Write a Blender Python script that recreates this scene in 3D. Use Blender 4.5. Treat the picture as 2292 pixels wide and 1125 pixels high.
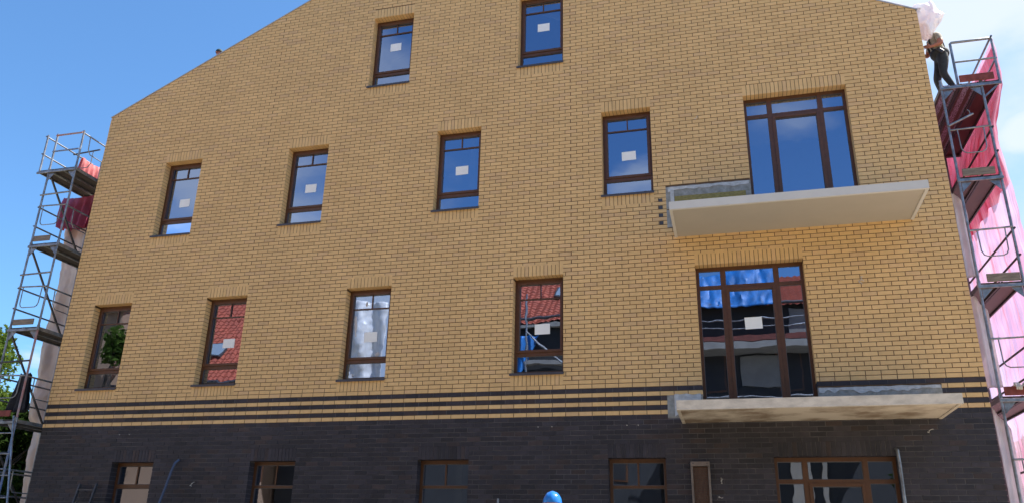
import bpy, bmesh, math, random
from mathutils import Vector, Matrix, noise
random.seed(7)
R = math.radians
for o in list(bpy.data.objects): bpy.data.objects.remove(o)
scene = bpy.context.scene
COL = scene.collection

# ------------------------------------------------------------------ camera
cam_d = bpy.data.cameras.new('camera'); cam = bpy.data.objects.new('camera', cam_d); COL.objects.link(cam)
CAM = Vector((2.42887, -14.5029, 0.0))
def cam_axes(y, p, r):
    cy, sy, cp, sp, cr, sr = math.cos(y), math.sin(y), math.cos(p), math.sin(p), math.cos(r), math.sin(r)
    fwd = Vector((sy*cp, cy*cp, sp)); r0 = Vector((cy, -sy, 0)); u0 = r0.cross(fwd)
    return cr*r0+sr*u0, -sr*r0+cr*u0, fwd
cx_, cy_, cf_ = cam_axes(-0.26908541, 0.36118661, 0.02275263)
mw = Matrix((cx_, cy_, -cf_)).transposed().to_4x4(); mw.translation = CAM
cam.matrix_world = mw
cam_d.sensor_width = 36; cam_d.lens = 36*1804.34/2292; cam_d.sensor_fit = 'HORIZONTAL'
cam_d.clip_start = 0.05; cam_d.clip_end = 3000
scene.camera = cam

# ------------------------------------------------------------------ sky and sun
SUN_EL, SUN_AZ = 56.0, 60.0          # azimuth from +Y towards +X
world = bpy.data.worlds.new('World'); scene.world = world; world.use_nodes = True
wn, wl = world.node_tree.nodes, world.node_tree.links
wn.clear()
def N(nodes, t, **kw):
    n = nodes.new(t)
    for k, v in kw.items(): setattr(n, k, v)
    return n
out = N(wn, 'ShaderNodeOutputWorld'); bg = N(wn, 'ShaderNodeBackground'); bg.inputs['Strength'].default_value = 0.094
sky = N(wn, 'ShaderNodeTexSky', sky_type='NISHITA'); sky.sun_disc = False
sky.sun_elevation = R(SUN_EL); sky.sun_rotation = R(SUN_AZ); sky.altitude = 50
sky.air_density = 1.0; sky.dust_density = 0.6; sky.ozone_density = 2.5
tint = N(wn, 'ShaderNodeMix', data_type='RGBA', blend_type='MULTIPLY'); tint.inputs[0].default_value = 1.0; tint.inputs[7].default_value = (.57, .83, 1.0, 1); wl.new(sky.outputs[0], tint.inputs[6])
tc = N(wn, 'ShaderNodeTexCoord')
sep = N(wn, 'ShaderNodeSeparateXYZ'); wl.new(tc.outputs['Generated'], sep.inputs[0])
zz = N(wn, 'ShaderNodeMath', operation='MAXIMUM'); wl.new(sep.outputs[2], zz.inputs[0]); zz.inputs[1].default_value = 0.04
zz2 = N(wn, 'ShaderNodeMath', operation='ADD'); wl.new(zz.outputs[0], zz2.inputs[0]); zz2.inputs[1].default_value = 0.12
dv = N(wn, 'ShaderNodeVectorMath', operation='DIVIDE'); wl.new(tc.outputs['Generated'], dv.inputs[0])
cb = N(wn, 'ShaderNodeCombineXYZ'); wl.new(zz2.outputs[0], cb.inputs[0]); wl.new(zz2.outputs[0], cb.inputs[1]); cb.inputs[2].default_value = 1000
wl.new(cb.outputs[0], dv.inputs[1])
# cumulus puffs on a flat layer overhead
mp = N(wn, 'ShaderNodeMapping'); mp.inputs['Location'].default_value = (3.1, 0.4, 0); mp.inputs['Scale'].default_value = (0.9, 0.9, 1)
wl.new(dv.outputs[0], mp.inputs[0])
n1 = N(wn, 'ShaderNodeTexNoise'); n1.inputs['Scale'].default_value = 1.3; n1.inputs['Detail'].default_value = 9; n1.inputs['Roughness'].default_value = 0.52
wl.new(mp.outputs[0], n1.inputs['Vector'])
r1 = N(wn, 'ShaderNodeMapRange'); r1.interpolation_type = 'SMOOTHSTEP'; r1.inputs[1].default_value = 0.60; r1.inputs[2].default_value = 0.76; r1.inputs[4].default_value = 0.82
add_prev = n1.outputs[0]
for (bx_, by_, ra, rb, amt) in ((-.78, -1.32, .25, .62, .25), (-1.15, -2.3, .4, .9, .2), (.60, 1.56, .02, .16, .22), (.46, 1.20, .02, .50, .33), (.16, -1.45, .02, .20, .16), (-.16, -1.62, .02, .16, .14)):
    ds_ = N(wn, 'ShaderNodeVectorMath', operation='DISTANCE'); wl.new(dv.outputs[0], ds_.inputs[0]); ds_.inputs[1].default_value = (bx_, by_, 0)
    mr_ = N(wn, 'ShaderNodeMapRange'); mr_.interpolation_type = 'SMOOTHSTEP'; mr_.inputs[1].default_value = ra; mr_.inputs[2].default_value = rb; mr_.inputs[3].default_value = amt; mr_.inputs[4].default_value = 0
    wl.new(ds_.outputs['Value'], mr_.inputs[0]); ad_ = N(wn, 'ShaderNodeMath', operation='ADD'); wl.new(add_prev, ad_.inputs[0]); wl.new(mr_.outputs[0], ad_.inputs[1]); add_prev = ad_.outputs[0]
wl.new(add_prev, r1.inputs[0])
# thin veil of high cloud towards the sun's side
dt = N(wn, 'ShaderNodeVectorMath', operation='DOT_PRODUCT'); nv = N(wn, 'ShaderNodeVectorMath', operation='NORMALIZE')
wl.new(tc.outputs['Generated'], nv.inputs[0]); wl.new(nv.outputs[0], dt.inputs[0])
dt.inputs[1].default_value = (math.sin(R(SUN_AZ))*math.cos(R(40)), math.cos(R(SUN_AZ))*math.cos(R(40)), math.sin(R(40)))
n2 = N(wn, 'ShaderNodeTexNoise'); n2.inputs['Scale'].default_value = 2.6; n2.inputs['Detail'].default_value = 7; n2.inputs['Roughness'].default_value = 0.6
mp2 = N(wn, 'ShaderNodeMapping'); mp2.inputs['Location'].default_value = (0.3, 5.2, 1.0); mp2.inputs['Scale'].default_value = (1.0, 1.0, 1.6)
wl.new(nv.outputs[0], mp2.inputs[0]); wl.new(mp2.outputs[0], n2.inputs['Vector'])
m_a = N(wn, 'ShaderNodeMapRange'); m_a.interpolation_type = 'SMOOTHSTEP'
m_a.inputs[1].default_value = 0.55; m_a.inputs[2].default_value = 0.98; wl.new(dt.outputs['Value'], m_a.inputs[0])
m_b = N(wn, 'ShaderNodeMapRange'); m_b.inputs[1].default_value = 0.36; m_b.inputs[2].default_value = 0.62; m_b.inputs[3].default_value = 0.45; m_b.inputs[4].default_value = 1.35
wl.new(n2.outputs[0], m_b.inputs[0])
m_c = N(wn, 'ShaderNodeMath', operation='MULTIPLY'); m_c.use_clamp = True; wl.new(m_a.outputs[0], m_c.inputs[0]); wl.new(m_b.outputs[0], m_c.inputs[1])
mx = N(wn, 'ShaderNodeMath', operation='MAXIMUM'); wl.new(m_c.outputs[0], mx.inputs[0]); wl.new(r1.outputs[0], mx.inputs[1])
mixc = N(wn, 'ShaderNodeMix', data_type='RGBA'); wl.new(mx.outputs[0], mixc.inputs[0])
wl.new(tint.outputs[2], mixc.inputs[6]); mixc.inputs[7].default_value = (3.9, 4.15, 4.5, 1)
wl.new(mixc.outputs[2], bg.inputs[0]); wl.new(bg.outputs[0], out.inputs[0])

sd = bpy.data.lights.new('sun', 'SUN'); sd.energy = 5.0; sd.angle = R(0.53); sd.color = (1, 0.95, 0.87)
sun = bpy.data.objects.new('sun', sd); COL.objects.link(sun)
sdir = Vector((math.sin(R(SUN_AZ))*math.cos(R(SUN_EL)), math.cos(R(SUN_AZ))*math.cos(R(SUN_EL)), math.sin(R(SUN_EL))))
sun.rotation_euler = sdir.to_track_quat('Z', 'Y').to_euler(); sun.location = sdir*60
scene.view_settings.view_transform = 'Standard'; scene.view_settings.look = 'None'
scene.view_settings.exposure = 1.4; scene.view_settings.gamma = 1; scene.view_settings.use_curve_mapping = False
scene.render.engine = 'CYCLES'
scene.cycles.transparent_max_bounces = 16; scene.cycles.max_bounces = 8

# ------------------------------------------------------------------ helpers
class MB:
    def __init__(s): s.v = []; s.f = []; s.m = []
    def quad(s, a, b, c, d, m=0):
        n = len(s.v); s.v += [tuple(a), tuple(b), tuple(c), tuple(d)]; s.f.append((n, n+1, n+2, n+3)); s.m.append(m)
    def poly(s, pts, m=0):
        n = len(s.v); s.v += [tuple(p) for p in pts]; s.f.append(tuple(range(n, n+len(pts)))); s.m.append(m)
    def box(s, x0, x1, y0, y1, z0, z1, m=0):
        n = len(s.v)
        s.v += [(x0,y0,z0),(x1,y0,z0),(x1,y1,z0),(x0,y1,z0),(x0,y0,z1),(x1,y0,z1),(x1,y1,z1),(x0,y1,z1)]
        for f in ((0,3,2,1),(4,5,6,7),(0,1,5,4),(1,2,6,5),(2,3,7,6),(3,0,4,7)): s.f.append(tuple(n+i for i in f)); s.m.append(m)
    def obox(s, c, ax, ay, az, m=0):
        c = Vector(c); n = len(s.v)
        for k in (-1, 1):
            for i, j in ((-1,-1),(1,-1),(1,1),(-1,1)): s.v.append(tuple(c+ax*i+ay*j+az*k))
        for f in ((0,3,2,1),(4,5,6,7),(0,1,5,4),(1,2,6,5),(2,3,7,6),(3,0,4,7)): s.f.append(tuple(n+i for i in f)); s.m.append(m)
    def bar(s, p, q, w, h, m=0, up=Vector((0,0,1))):
        p, q = Vector(p), Vector(q); d = (q-p).normalized()
        a = d.cross(up)
        if a.length < 1e-3: a = d.cross(Vector((1,0,0)))
        a.normalize(); b = a.cross(d)
        s.obox((p+q)/2, a*w/2, d*(q-p).length/2, b*h/2, m)
    def tube(s, pts, r, n=10, m=0, cap=True, r1=None):
        pts = [Vector(p) for p in pts]; base = len(s.v); L = len(pts)
        prev = None
        for i, p in enumerate(pts):
            d = (pts[min(i+1, L-1)]-pts[max(i-1, 0)]).normalized()
            if prev is None:
                a = d.cross(Vector((0,0,1)));
                if a.length < 1e-3: a = Vector((1,0,0))
            else: a = prev-d*prev.dot(d)
            a.normalize(); prev = a; b = d.cross(a)
            rr = r if r1 is None else r+(r1-r)*i/(L-1)
            for k in range(n):
                t = 2*math.pi*k/n; s.v.append(tuple(p+a*rr*math.cos(t)+b*rr*math.sin(t)))
        for i in range(L-1):
            for k in range(n):
                k2 = (k+1) % n
                s.f.append((base+i*n+k, base+i*n+k2, base+(i+1)*n+k2, base+(i+1)*n+k)); s.m.append(m)
        if cap:
            s.f.append(tuple(base+k for k in reversed(range(n)))); s.m.append(m)
            s.f.append(tuple(base+(L-1)*n+k for k in range(n))); s.m.append(m)
    def mesh(s, name, mats):
        me = bpy.data.meshes.new(name); me.from_pydata(s.v, [], s.f)
        for mt in (mats if isinstance(mats, (list, tuple)) else [mats]): me.materials.append(mt)
        me.polygons.foreach_set('material_index', s.m); me.update(); return me
    def build(s, name, mats, parent=None, smooth=False, bevel=0):
        me = s.mesh(name, mats)
        bm = bmesh.new(); bm.from_mesh(me)
        if bevel:
            bmesh.ops.bevel(bm, geom=bm.edges[:], offset=bevel, segments=1, affect='EDGES', profile=0.5)
        bmesh.ops.recalc_face_normals(bm, faces=bm.faces[:]); bm.to_mesh(me); bm.free()
        if smooth:
            me.shade_smooth()
            me.set_sharp_from_angle(angle=R(40))
        return link(name, me, parent)
def link(name, me, parent=None):
    o = bpy.data.objects.new(name, me); COL.objects.link(o)
    if parent: o.parent = parent
    return o
def empty(name, loc=(0,0,0)):
    o = bpy.data.objects.new(name, None); o.empty_display_size = 0.2; COL.objects.link(o); o.location = loc; return o
def tag(o, label=None, cat=None, group=None, kind=None):
    if label: o['label'] = label
    if cat: o['category'] = cat
    if group: o['group'] = group
    if kind: o['kind'] = kind
    return o
def grid(fn, nu, nv, thick=0.0):
    """sheet from fn(u,v)->Vector, with an optional thickness given by a back side"""
    m = MB(); P = [[Vector(fn(i/nu, j/nv)) for j in range(nv+1)] for i in range(nu+1)]
    for i in range(nu+1):
        for j in range(nv+1): m.v.append(tuple(P[i][j]))
    for i in range(nu):
        for j in range(nv):
            m.f.append((i*(nv+1)+j, (i+1)*(nv+1)+j, (i+1)*(nv+1)+j+1, i*(nv+1)+j+1)); m.m.append(0)
    return m
def nz(x, y=0, z=0, s=1.0): return noise.noise(Vector((x*s+11.3, y*s+4.7, z*s-2.9)))
def solidify(o, t):
    md = o.modifiers.new('thickness', 'SOLIDIFY'); md.thickness = t; md.offset = 0

# ------------------------------------------------------------------ materials
def mat(name, base, rough=0.7, metal=0.0, var=0.0, scale=6.0, bump=0.0, bscale=60.0, spec=0.5, col2=None, detail=5, coord='Object', stretch=(1,1,1), contrast=(0.35, 0.65)):
    m = bpy.data.materials.new(name); m.use_nodes = True; n, l = m.node_tree.nodes, m.node_tree.links
    b = n['Principled BSDF']; b.inputs['Roughness'].default_value = rough; b.inputs['Metallic'].default_value = metal
    b.inputs['Specular IOR Level'].default_value = spec
    b.inputs['Base Color'].default_value = (*base, 1)
    t = N(n, 'ShaderNodeTexCoord'); mpn = N(n, 'ShaderNodeMapping'); mpn.inputs['Scale'].default_value = stretch; l.new(t.outputs[coord], mpn.inputs[0])
    if var or col2:
        c2 = col2 or tuple(c*(1-var) for c in base)
        x = N(n, 'ShaderNodeTexNoise'); x.inputs['Scale'].default_value = scale; x.inputs['Detail'].default_value = detail; x.inputs['Roughness'].default_value = .6
        l.new(mpn.outputs[0], x.inputs['Vector'])
        mr = N(n, 'ShaderNodeMapRange'); mr.inputs[1].default_value = contrast[0]; mr.inputs[2].default_value = contrast[1]; l.new(x.outputs[0], mr.inputs[0])
        mc = N(n, 'ShaderNodeMix', data_type='RGBA'); l.new(mr.outputs[0], mc.inputs[0])
        mc.inputs[6].default_value = (*base, 1); mc.inputs[7].default_value = (*c2, 1); l.new(mc.outputs[2], b.inputs['Base Color'])
    if bump:
        x = N(n, 'ShaderNodeTexNoise'); x.inputs['Scale'].default_value = bscale; x.inputs['Detail'].default_value = 6
        l.new(mpn.outputs[0], x.inputs['Vector'])
        bp = N(n, 'ShaderNodeBump'); bp.inputs['Strength'].default_value = bump; bp.inputs['Distance'].default_value = 0.01
        l.new(x.outputs[0], bp.inputs['Height']); l.new(bp.outputs[0], b.inputs['Normal'])
    return m

def brick_mat(name, c_main, c_alt, c_odd, odd=0.12, val=0.12, grain=0.10, rough=0.75, stain=0.12):
    """each brick draws its own colour from random-per-island plus random-per-object"""
    m = bpy.data.materials.new(name); m.use_nodes = True; n, l = m.node_tree.nodes, m.node_tree.links
    b = n['Principled BSDF']; b.inputs['Roughness'].default_value = rough; b.inputs['Specular IOR Level'].default_value = 0.35
    g = N(n, 'ShaderNodeNewGeometry'); oi = N(n, 'ShaderNodeObjectInfo')
    ad = N(n, 'ShaderNodeMath', operation='ADD'); l.new(g.outputs['Random Per Island'], ad.inputs[0]); l.new(oi.outputs['Random'], ad.inputs[1])
    wn_ = N(n, 'ShaderNodeTexWhiteNoise', noise_dimensions='1D'); mu = N(n, 'ShaderNodeMath', operation='MULTIPLY'); mu.inputs[1].default_value = 917.3
    l.new(ad.outputs[0], mu.inputs[0]); l.new(mu.outputs[0], wn_.inputs['W'])
    sp = N(n, 'ShaderNodeSeparateColor'); l.new(wn_.outputs['Color'], sp.inputs[0])
    a = N(n, 'ShaderNodeMix', data_type='RGBA'); a.inputs[6].default_value = (*c_main, 1); a.inputs[7].default_value = (*c_alt, 1); l.new(sp.outputs[0], a.inputs[0])
    gt = N(n, 'ShaderNodeMath', operation='LESS_THAN'); gt.inputs[1].default_value = odd; l.new(sp.outputs[1], gt.inputs[0])
    gt2 = N(n, 'ShaderNodeMath', operation='MULTIPLY'); gt2.inputs[1].default_value = .75; l.new(gt.outputs[0], gt2.inputs[0])
    c = N(n, 'ShaderNodeMix', data_type='RGBA'); l.new(gt2.outputs[0], c.inputs[0]); l.new(a.outputs[2], c.inputs[6]); c.inputs[7].default_value = (*c_odd, 1)
    # grain inside a brick and broad weather stains, in world position so that every brick differs
    x = N(n, 'ShaderNodeTexNoise'); x.inputs['Scale'].default_value = 9; x.inputs['Detail'].default_value = 8; x.inputs['Roughness'].default_value = .65; l.new(g.outputs['Position'], x.inputs['Vector'])
    y = N(n, 'ShaderNodeTexNoise'); y.inputs['Scale'].default_value = .8; y.inputs['Detail'].default_value = 7; l.new(g.outputs['Position'], y.inputs['Vector'])
    def rng(src, lo, hi, o0, o1):
        mr = N(n, 'ShaderNodeMapRange'); mr.inputs[1].default_value = lo; mr.inputs[2].default_value = hi; mr.inputs[3].default_value = o0; mr.inputs[4].default_value = o1; l.new(src, mr.inputs[0]); return mr.outputs[0]
    v1 = rng(sp.outputs[2], 0, 1, 1-val, 1+val); v2 = rng(x.outputs[0], .3, .7, 1-grain, 1+grain); v3 = rng(y.outputs[0], .35, .65, 1-stain, 1+stain*.5)
    p1 = N(n, 'ShaderNodeMath', operation='MULTIPLY'); l.new(v1, p1.inputs[0]); l.new(v2, p1.inputs[1])
    p2 = N(n, 'ShaderNodeMath', operation='MULTIPLY'); l.new(p1.outputs[0], p2.inputs[0]); l.new(v3, p2.inputs[1])
    vm = N(n, 'ShaderNodeVectorMath', operation='SCALE'); l.new(c.outputs[2], vm.inputs[0]); l.new(p2.outputs[0], vm.inputs['Scale'])
    l.new(vm.outputs[0], b.inputs['Base Color'])
    f = N(n, 'ShaderNodeTexNoise'); f.inputs['Scale'].default_value = 70; f.inputs['Detail'].default_value = 5; l.new(g.outputs['Position'], f.inputs['Vector'])
    bp = N(n, 'ShaderNodeBump'); bp.inputs['Strength'].default_value = .35; bp.inputs['Distance'].default_value = .004
    l.new(f.outputs[0], bp.inputs['Height']); l.new(bp.outputs[0], b.inputs['Normal'])
    return m

def film_mat(name, col, transp=0.3, transl=0.45, rough=0.5, var=0.3, gloss=0.1, vscale=3.0, stretch=(1,1,1), col2=None):
    """thin sheet that lets light through: part see-through, part translucent, part matt"""
    m = bpy.data.materials.new(name); m.use_nodes = True; n, l = m.node_tree.nodes, m.node_tree.links; n.clear()
    o = N(n, 'ShaderNodeOutputMaterial'); d = N(n, 'ShaderNodeBsdfDiffuse'); t = N(n, 'ShaderNodeBsdfTranslucent'); tr = N(n, 'ShaderNodeBsdfTransparent'); g = N(n, 'ShaderNodeBsdfGlossy')
    g.inputs['Roughness'].default_value = rough
    tcn = N(n, 'ShaderNodeTexCoord'); mpn = N(n, 'ShaderNodeMapping'); mpn.inputs['Scale'].default_value = stretch; l.new(tcn.outputs['Object'], mpn.inputs[0])
    x = N(n, 'ShaderNodeTexNoise'); x.inputs['Scale'].default_value = vscale; x.inputs['Detail'].default_value = 6; l.new(mpn.outputs[0], x.inputs['Vector'])
    mc = N(n, 'ShaderNodeMix', data_type='RGBA'); mc.inputs[6].default_value = (*col, 1); mc.inputs[7].default_value = (*(col2 or tuple(c*(1-var) for c in col)), 1)
    mr = N(n, 'ShaderNodeMapRange'); mr.inputs[1].default_value = .4; mr.inputs[2].default_value = .62; l.new(x.outputs[0], mr.inputs[0]); l.new(mr.outputs[0], mc.inputs[0])
    for s in (d, t): l.new(mc.outputs[2], s.inputs['Color'])
    tr.inputs['Color'].default_value = tuple(min(1, c*.6+.4) for c in col)+(1,)
    a = N(n, 'ShaderNodeMixShader'); a.inputs[0].default_value = transl; l.new(d.outputs[0], a.inputs[1]); l.new(t.outputs[0], a.inputs[2])
    b = N(n, 'ShaderNodeMixShader'); b.inputs[0].default_value = gloss; l.new(a.outputs[0], b.inputs[1]); l.new(g.outputs[0], b.inputs[2])
    c = N(n, 'ShaderNodeMixShader'); c.inputs[0].default_value = transp
    if 'net' in name and 'bundle' not in name:
        sk = N(n, 'ShaderNodeTexNoise'); sk.inputs['Scale'].default_value = 5; sk.inputs['Detail'].default_value = 8; ms = N(n, 'ShaderNodeMapping'); ms.inputs['Scale'].default_value = (1, 4, .22); l.new(tcn.outputs['Object'], ms.inputs[0]); l.new(ms.outputs[0], sk.inputs['Vector'])
        mk = N(n, 'ShaderNodeMapRange'); mk.inputs[1].default_value = .35; mk.inputs[2].default_value = .65; mk.inputs[3].default_value = transp-.2 if transp > .25 else .02; mk.inputs[4].default_value = transp+.22; l.new(sk.outputs[0], mk.inputs[0]); l.new(mk.outputs[0], c.inputs[0])
    l.new(b.outputs[0], c.inputs[1]); l.new(tr.outputs[0], c.inputs[2])
    l.new(c.outputs[0], o.inputs[0]); return m

def glass_mat():
    m = bpy.data.materials.new('window_glass'); m.use_nodes = True; n, l = m.node_tree.nodes, m.node_tree.links; n.clear()
    o = N(n, 'ShaderNodeOutputMaterial'); tr = N(n, 'ShaderNodeBsdfTransparent'); tr.inputs[0].default_value = (.72, .78, .78, 1)
    g = N(n, 'ShaderNodeBsdfGlossy'); g.inputs['Roughness'].default_value = 0.0; g.inputs['Color'].default_value = (.62, .74, 1, 1)
    lw = N(n, 'ShaderNodeFresnel'); lw.inputs['IOR'].default_value = 1.5
    mr = N(n, 'ShaderNodeMapRange'); mr.inputs[1].default_value = 0; mr.inputs[2].default_value = 1; mr.inputs[3].default_value = .40; mr.inputs[4].default_value = 1.0
    l.new(lw.outputs[0], mr.inputs[0])
    geo = N(n, 'ShaderNodeNewGeometry'); x = N(n, 'ShaderNodeTexNoise'); x.inputs['Scale'].default_value = 1.6; x.inputs['Detail'].default_value = 2; l.new(geo.outputs['Position'], x.inputs['Vector'])
    bp = N(n, 'ShaderNodeBump'); bp.inputs['Strength'].default_value = .12; bp.inputs['Distance'].default_value = .010; l.new(x.outputs[0], bp.inputs['Height']); l.new(bp.outputs[0], g.inputs['Normal'])
    s = N(n, 'ShaderNodeMixShader'); l.new(mr.outputs[0], s.inputs[0]); l.new(tr.outputs[0], s.inputs[1]); l.new(g.outputs[0], s.inputs[2])
    l.new(s.outputs[0], o.inputs[0]); return m

M = {}
M['yellow'] = brick_mat('yellow_brick', (.69,.455,.212), (.66,.43,.196), (.62,.405,.21), odd=.12, val=.055, grain=.09, stain=.05)
M['dark'] = brick_mat('dark_clinker_brick', (.037,.032,.040), (.026,.024,.032), (.050,.034,.033), odd=.14, val=.22, grain=.30, rough=.6, stain=.2)
M['mortar_y'] = mat('brown_mortar', (.14,.088,.052), .95, var=.3, scale=4, bump=.4)
M['mortar_d'] = mat('grey_mortar', (.135,.13,.138), .95, var=.5, scale=2, bump=.4)
M['frame'] = mat('brown_window_frame', (.105,.043,.018), .40, var=.25, scale=12)
M['bead'] = mat('grey_glazing_gasket', (.10,.10,.11), .5)
M['sill'] = mat('dark_grey_sheet_sill', (.075,.072,.085), .45, metal=.3, var=.2)
M['glass'] = glass_mat()
M['paper'] = mat('white_paper', (.88,.90,.90), .8, var=.05, scale=8)
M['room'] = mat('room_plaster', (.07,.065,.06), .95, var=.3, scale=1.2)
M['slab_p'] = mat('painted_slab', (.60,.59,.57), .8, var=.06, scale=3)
M['slab_u'] = mat('shade_darkened_slab_paint', (.43,.40,.355), .9, var=.04, scale=2)  # the front's paint, darkened to carry the shade under the slab
M['slab_c'] = mat('raw_concrete_slab', (.66,.60,.52), .9, var=.28, scale=9, bump=.3, stretch=(.5,1,1))
M['slab_cu'] = mat('stained_concrete_soffit', (.60,.54,.46), .9, scale=1.3, col2=(.24,.18,.13), stretch=(1,1,1), detail=6, contrast=(.42,.6))
M['patch'] = mat('grey_adhesive_mortar', (.34,.34,.33), .95, scale=9, col2=(.22,.22,.20), bump=1.0, bscale=25)
M['smear'] = mat('pale_adhesive_smear', (.56,.57,.58), .9, var=.25, scale=12, bump=.8, bscale=30)
M['wool'] = mat('mineral_wool', (.36,.29,.10), .95, var=.4, scale=18, bump=1, bscale=60, stretch=(1,1,3))
M['steel'] = mat('galvanised_steel', (.32,.34,.37), .42, metal=.75, scale=7, col2=(.16,.16,.17), bump=.1)
M['steel_r'] = mat('red_painted_steel', (.34,.13,.12), .5, metal=.2, scale=9, col2=(.30,.26,.27))
M['steel_b'] = mat('blue_painted_steel', (.06,.14,.36), .5, metal=.2, scale=9, col2=(.22,.24,.28))
M['steel_d'] = mat('dark_scaffold_brace', (.075,.075,.085), .5, metal=.5, var=.4)
M['plank'] = mat('weathered_grey_plank', (.24,.21,.185), .9, var=.45, scale=5, bump=.5, stretch=(1,6,6))
M['plank_x'] = mat('weathered_toe_board', (.27,.22,.18), .9, var=.45, scale=5, bump=.5, stretch=(1,5,8))
M['plank_r'] = mat('red_stained_board', (.24,.055,.045), .8, var=.4, scale=8)
M['ply'] = mat('brown_film_faced_plywood', (.060,.030,.022), .45, var=.45, scale=2.2, stretch=(3,.6,1))
M['ply_d'] = mat('dark_plywood_underside', (.060,.050,.045), .8, var=.5, scale=3, stretch=(3,.5,1))
M['ground'] = mat('trodden_sand_and_concrete', (.38,.315,.225), .95, var=.3, scale=.5, bump=.5, bscale=8)
M['side'] = mat('grey_side_render', (.42,.40,.37), .9, var=.2, scale=1)
M['roofing'] = mat('roof_underlay', (.12,.12,.13), .7, var=.3, scale=1)
M['coping'] = mat('pale_edge_flashing', (.45,.44,.45), .5, metal=.3, var=.2)
M['skin'] = mat('skin', (.42,.20,.13), .55, var=.12, scale=20)
M['skin_r'] = mat('sunburnt_skin', (.40,.15,.09), .55, var=.12, scale=20)
M['khaki'] = mat('khaki_cotton', (.38,.34,.27), .9, var=.25, scale=14, bump=.5, bscale=25)
M['work'] = mat('dark_work_trousers', (.020,.021,.024), .85, var=.5, scale=8, bump=.5, bscale=25, col2=(.045,.05,.05))
M['navy'] = mat('navy_cloth', (.012,.013,.022), .85, var=.4, scale=8, bump=.6, bscale=20)
M['helmet'] = mat('blue_helmet_plastic', (.02,.17,.55), .16)
M['cap'] = mat('dark_green_cap', (.02,.05,.055), .8, var=.3)
M['hair'] = mat('dark_hair', (.02,.014,.01), .8)
M['yellow_tape'] = mat('yellow_cord', (.6,.5,.05), .6)
M['white'] = mat('white_fabric', (.7,.7,.68), .9, var=.15, scale=9)
M['glove'] = mat('cream_glove', (.62,.55,.46), .9, var=.2, scale=14)
M['net'] = film_mat('pink_debris_net', (.70,.32,.48), transp=.38, transl=.55, gloss=.03, vscale=1.1, stretch=(1,3,.5), col2=(.74,.50,.66))
M['net_r'] = film_mat('red_debris_net', (.42,.035,.07), transp=.14, transl=.55, gloss=.04, vscale=2.0, stretch=(1,3,.7), col2=(.58,.12,.22))
M['cloth_r'] = film_mat('red_net_bundle', (.78,.24,.25), transp=.05, transl=.35, gloss=.03, vscale=6, var=.3)
M['cloth_p'] = film_mat('pink_purple_net_bundle', (.50,.09,.17), transp=.12, transl=.4, gloss=.03, vscale=2, col2=(.42,.13,.27))
M['film'] = film_mat('white_plastic_film', (.92,.93,.95), transp=.08, transl=.45, gloss=.10, rough=.3, vscale=4, var=.1)
M['bagfilm'] = film_mat('white_plastic_bag', (.92,.93,.96), transp=.12, transl=.35, gloss=.12, rough=.25, vscale=2.0, col2=(.86,.72,.74))
M['kraft'] = film_mat('dusty_pinkish_film', (.62,.52,.47), transp=.0, transl=.18, gloss=.06, rough=.4, vscale=2.2, stretch=(2,2,.4), var=.22)
M['inner'] = film_mat('grey_dust_sheet', (.66,.655,.67), transp=.0, transl=.2, gloss=.12, rough=.35, vscale=3, stretch=(2,1,.5), var=.2)
M['tarp'] = mat('blue_tarpaulin', (.010,.17,.52), .55, var=.5, scale=3, bump=1.0, bscale=5, stretch=(1,1,.4))
M['rooftile'] = mat('red_roof_tile', (.33,.065,.032), .7, var=.35, scale=3)
M['bark'] = mat('bark', (.09,.07,.05), .9, var=.4, scale=8, bump=.8)
M['grille'] = mat('brown_perforated_sheet', (.12,.075,.055), .5, metal=.4, var=.3, scale=20)
M['grille_f'] = mat('grey_brown_tray_edge', (.23,.19,.17), .45, metal=.5, var=.3)
M['hose'] = mat('blue_hose', (.05,.085,.17), .5, var=.3)
M['wire'] = mat('pale_cable_end', (.55,.52,.48), .6)
M['darkmetal'] = mat('dark_grey_metal', (.09,.09,.10), .5, metal=.5, var=.3)
M['pale'] = mat('pale_facade', (.62,.55,.45), .9, var=.12, scale=1)
M['pinkbrick'] = mat('pale_brick_facade', (.28,.185,.125), .9, var=.2, scale=12, stretch=(1,1,5))
M['greyfac'] = mat('dark_grey_facade', (.024,.026,.030), .8, var=.3, scale=1)
M['darkopen'] = mat('dark_opening', (.012,.012,.014), .6)
M['concrete'] = mat('light_concrete', (.24,.235,.225), .9, var=.2, scale=2)
M['redbrown'] = mat('red_brown_board', (.16,.04,.03), .8, var=.3)

def leaf_mat(name, a, b):
    m = bpy.data.materials.new(name); m.use_nodes = True; n, l = m.node_tree.nodes, m.node_tree.links; n.clear()
    o = N(n, 'ShaderNodeOutputMaterial'); d = N(n, 'ShaderNodeBsdfDiffuse'); t = N(n, 'ShaderNodeBsdfTranslucent'); g = N(n, 'ShaderNodeNewGeometry')
    c = N(n, 'ShaderNodeMix', data_type='RGBA'); c.inputs[6].default_value = (*a, 1); c.inputs[7].default_value = (*b, 1); l.new(g.outputs['Random Per Island'], c.inputs[0])
    l.new(c.outputs[2], d.inputs[0]); l.new(c.outputs[2], t.inputs[0])
    s = N(n, 'ShaderNodeMixShader'); s.inputs[0].default_value = .45; l.new(d.outputs[0], s.inputs[1]); l.new(t.outputs[0], s.inputs[2]); l.new(s.outputs[0], o.inputs[0]); return m
M['leaf'] = leaf_mat('fresh_leaves', (.055,.10,.018), (.12,.17,.03))
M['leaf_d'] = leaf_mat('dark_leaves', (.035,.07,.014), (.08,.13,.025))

M['leaf_dd'] = leaf_mat('shade_darkened_leaves', (.018,.036,.010), (.04,.07,.016))  # leaf green darkened so deep shade is part of the colour
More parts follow.
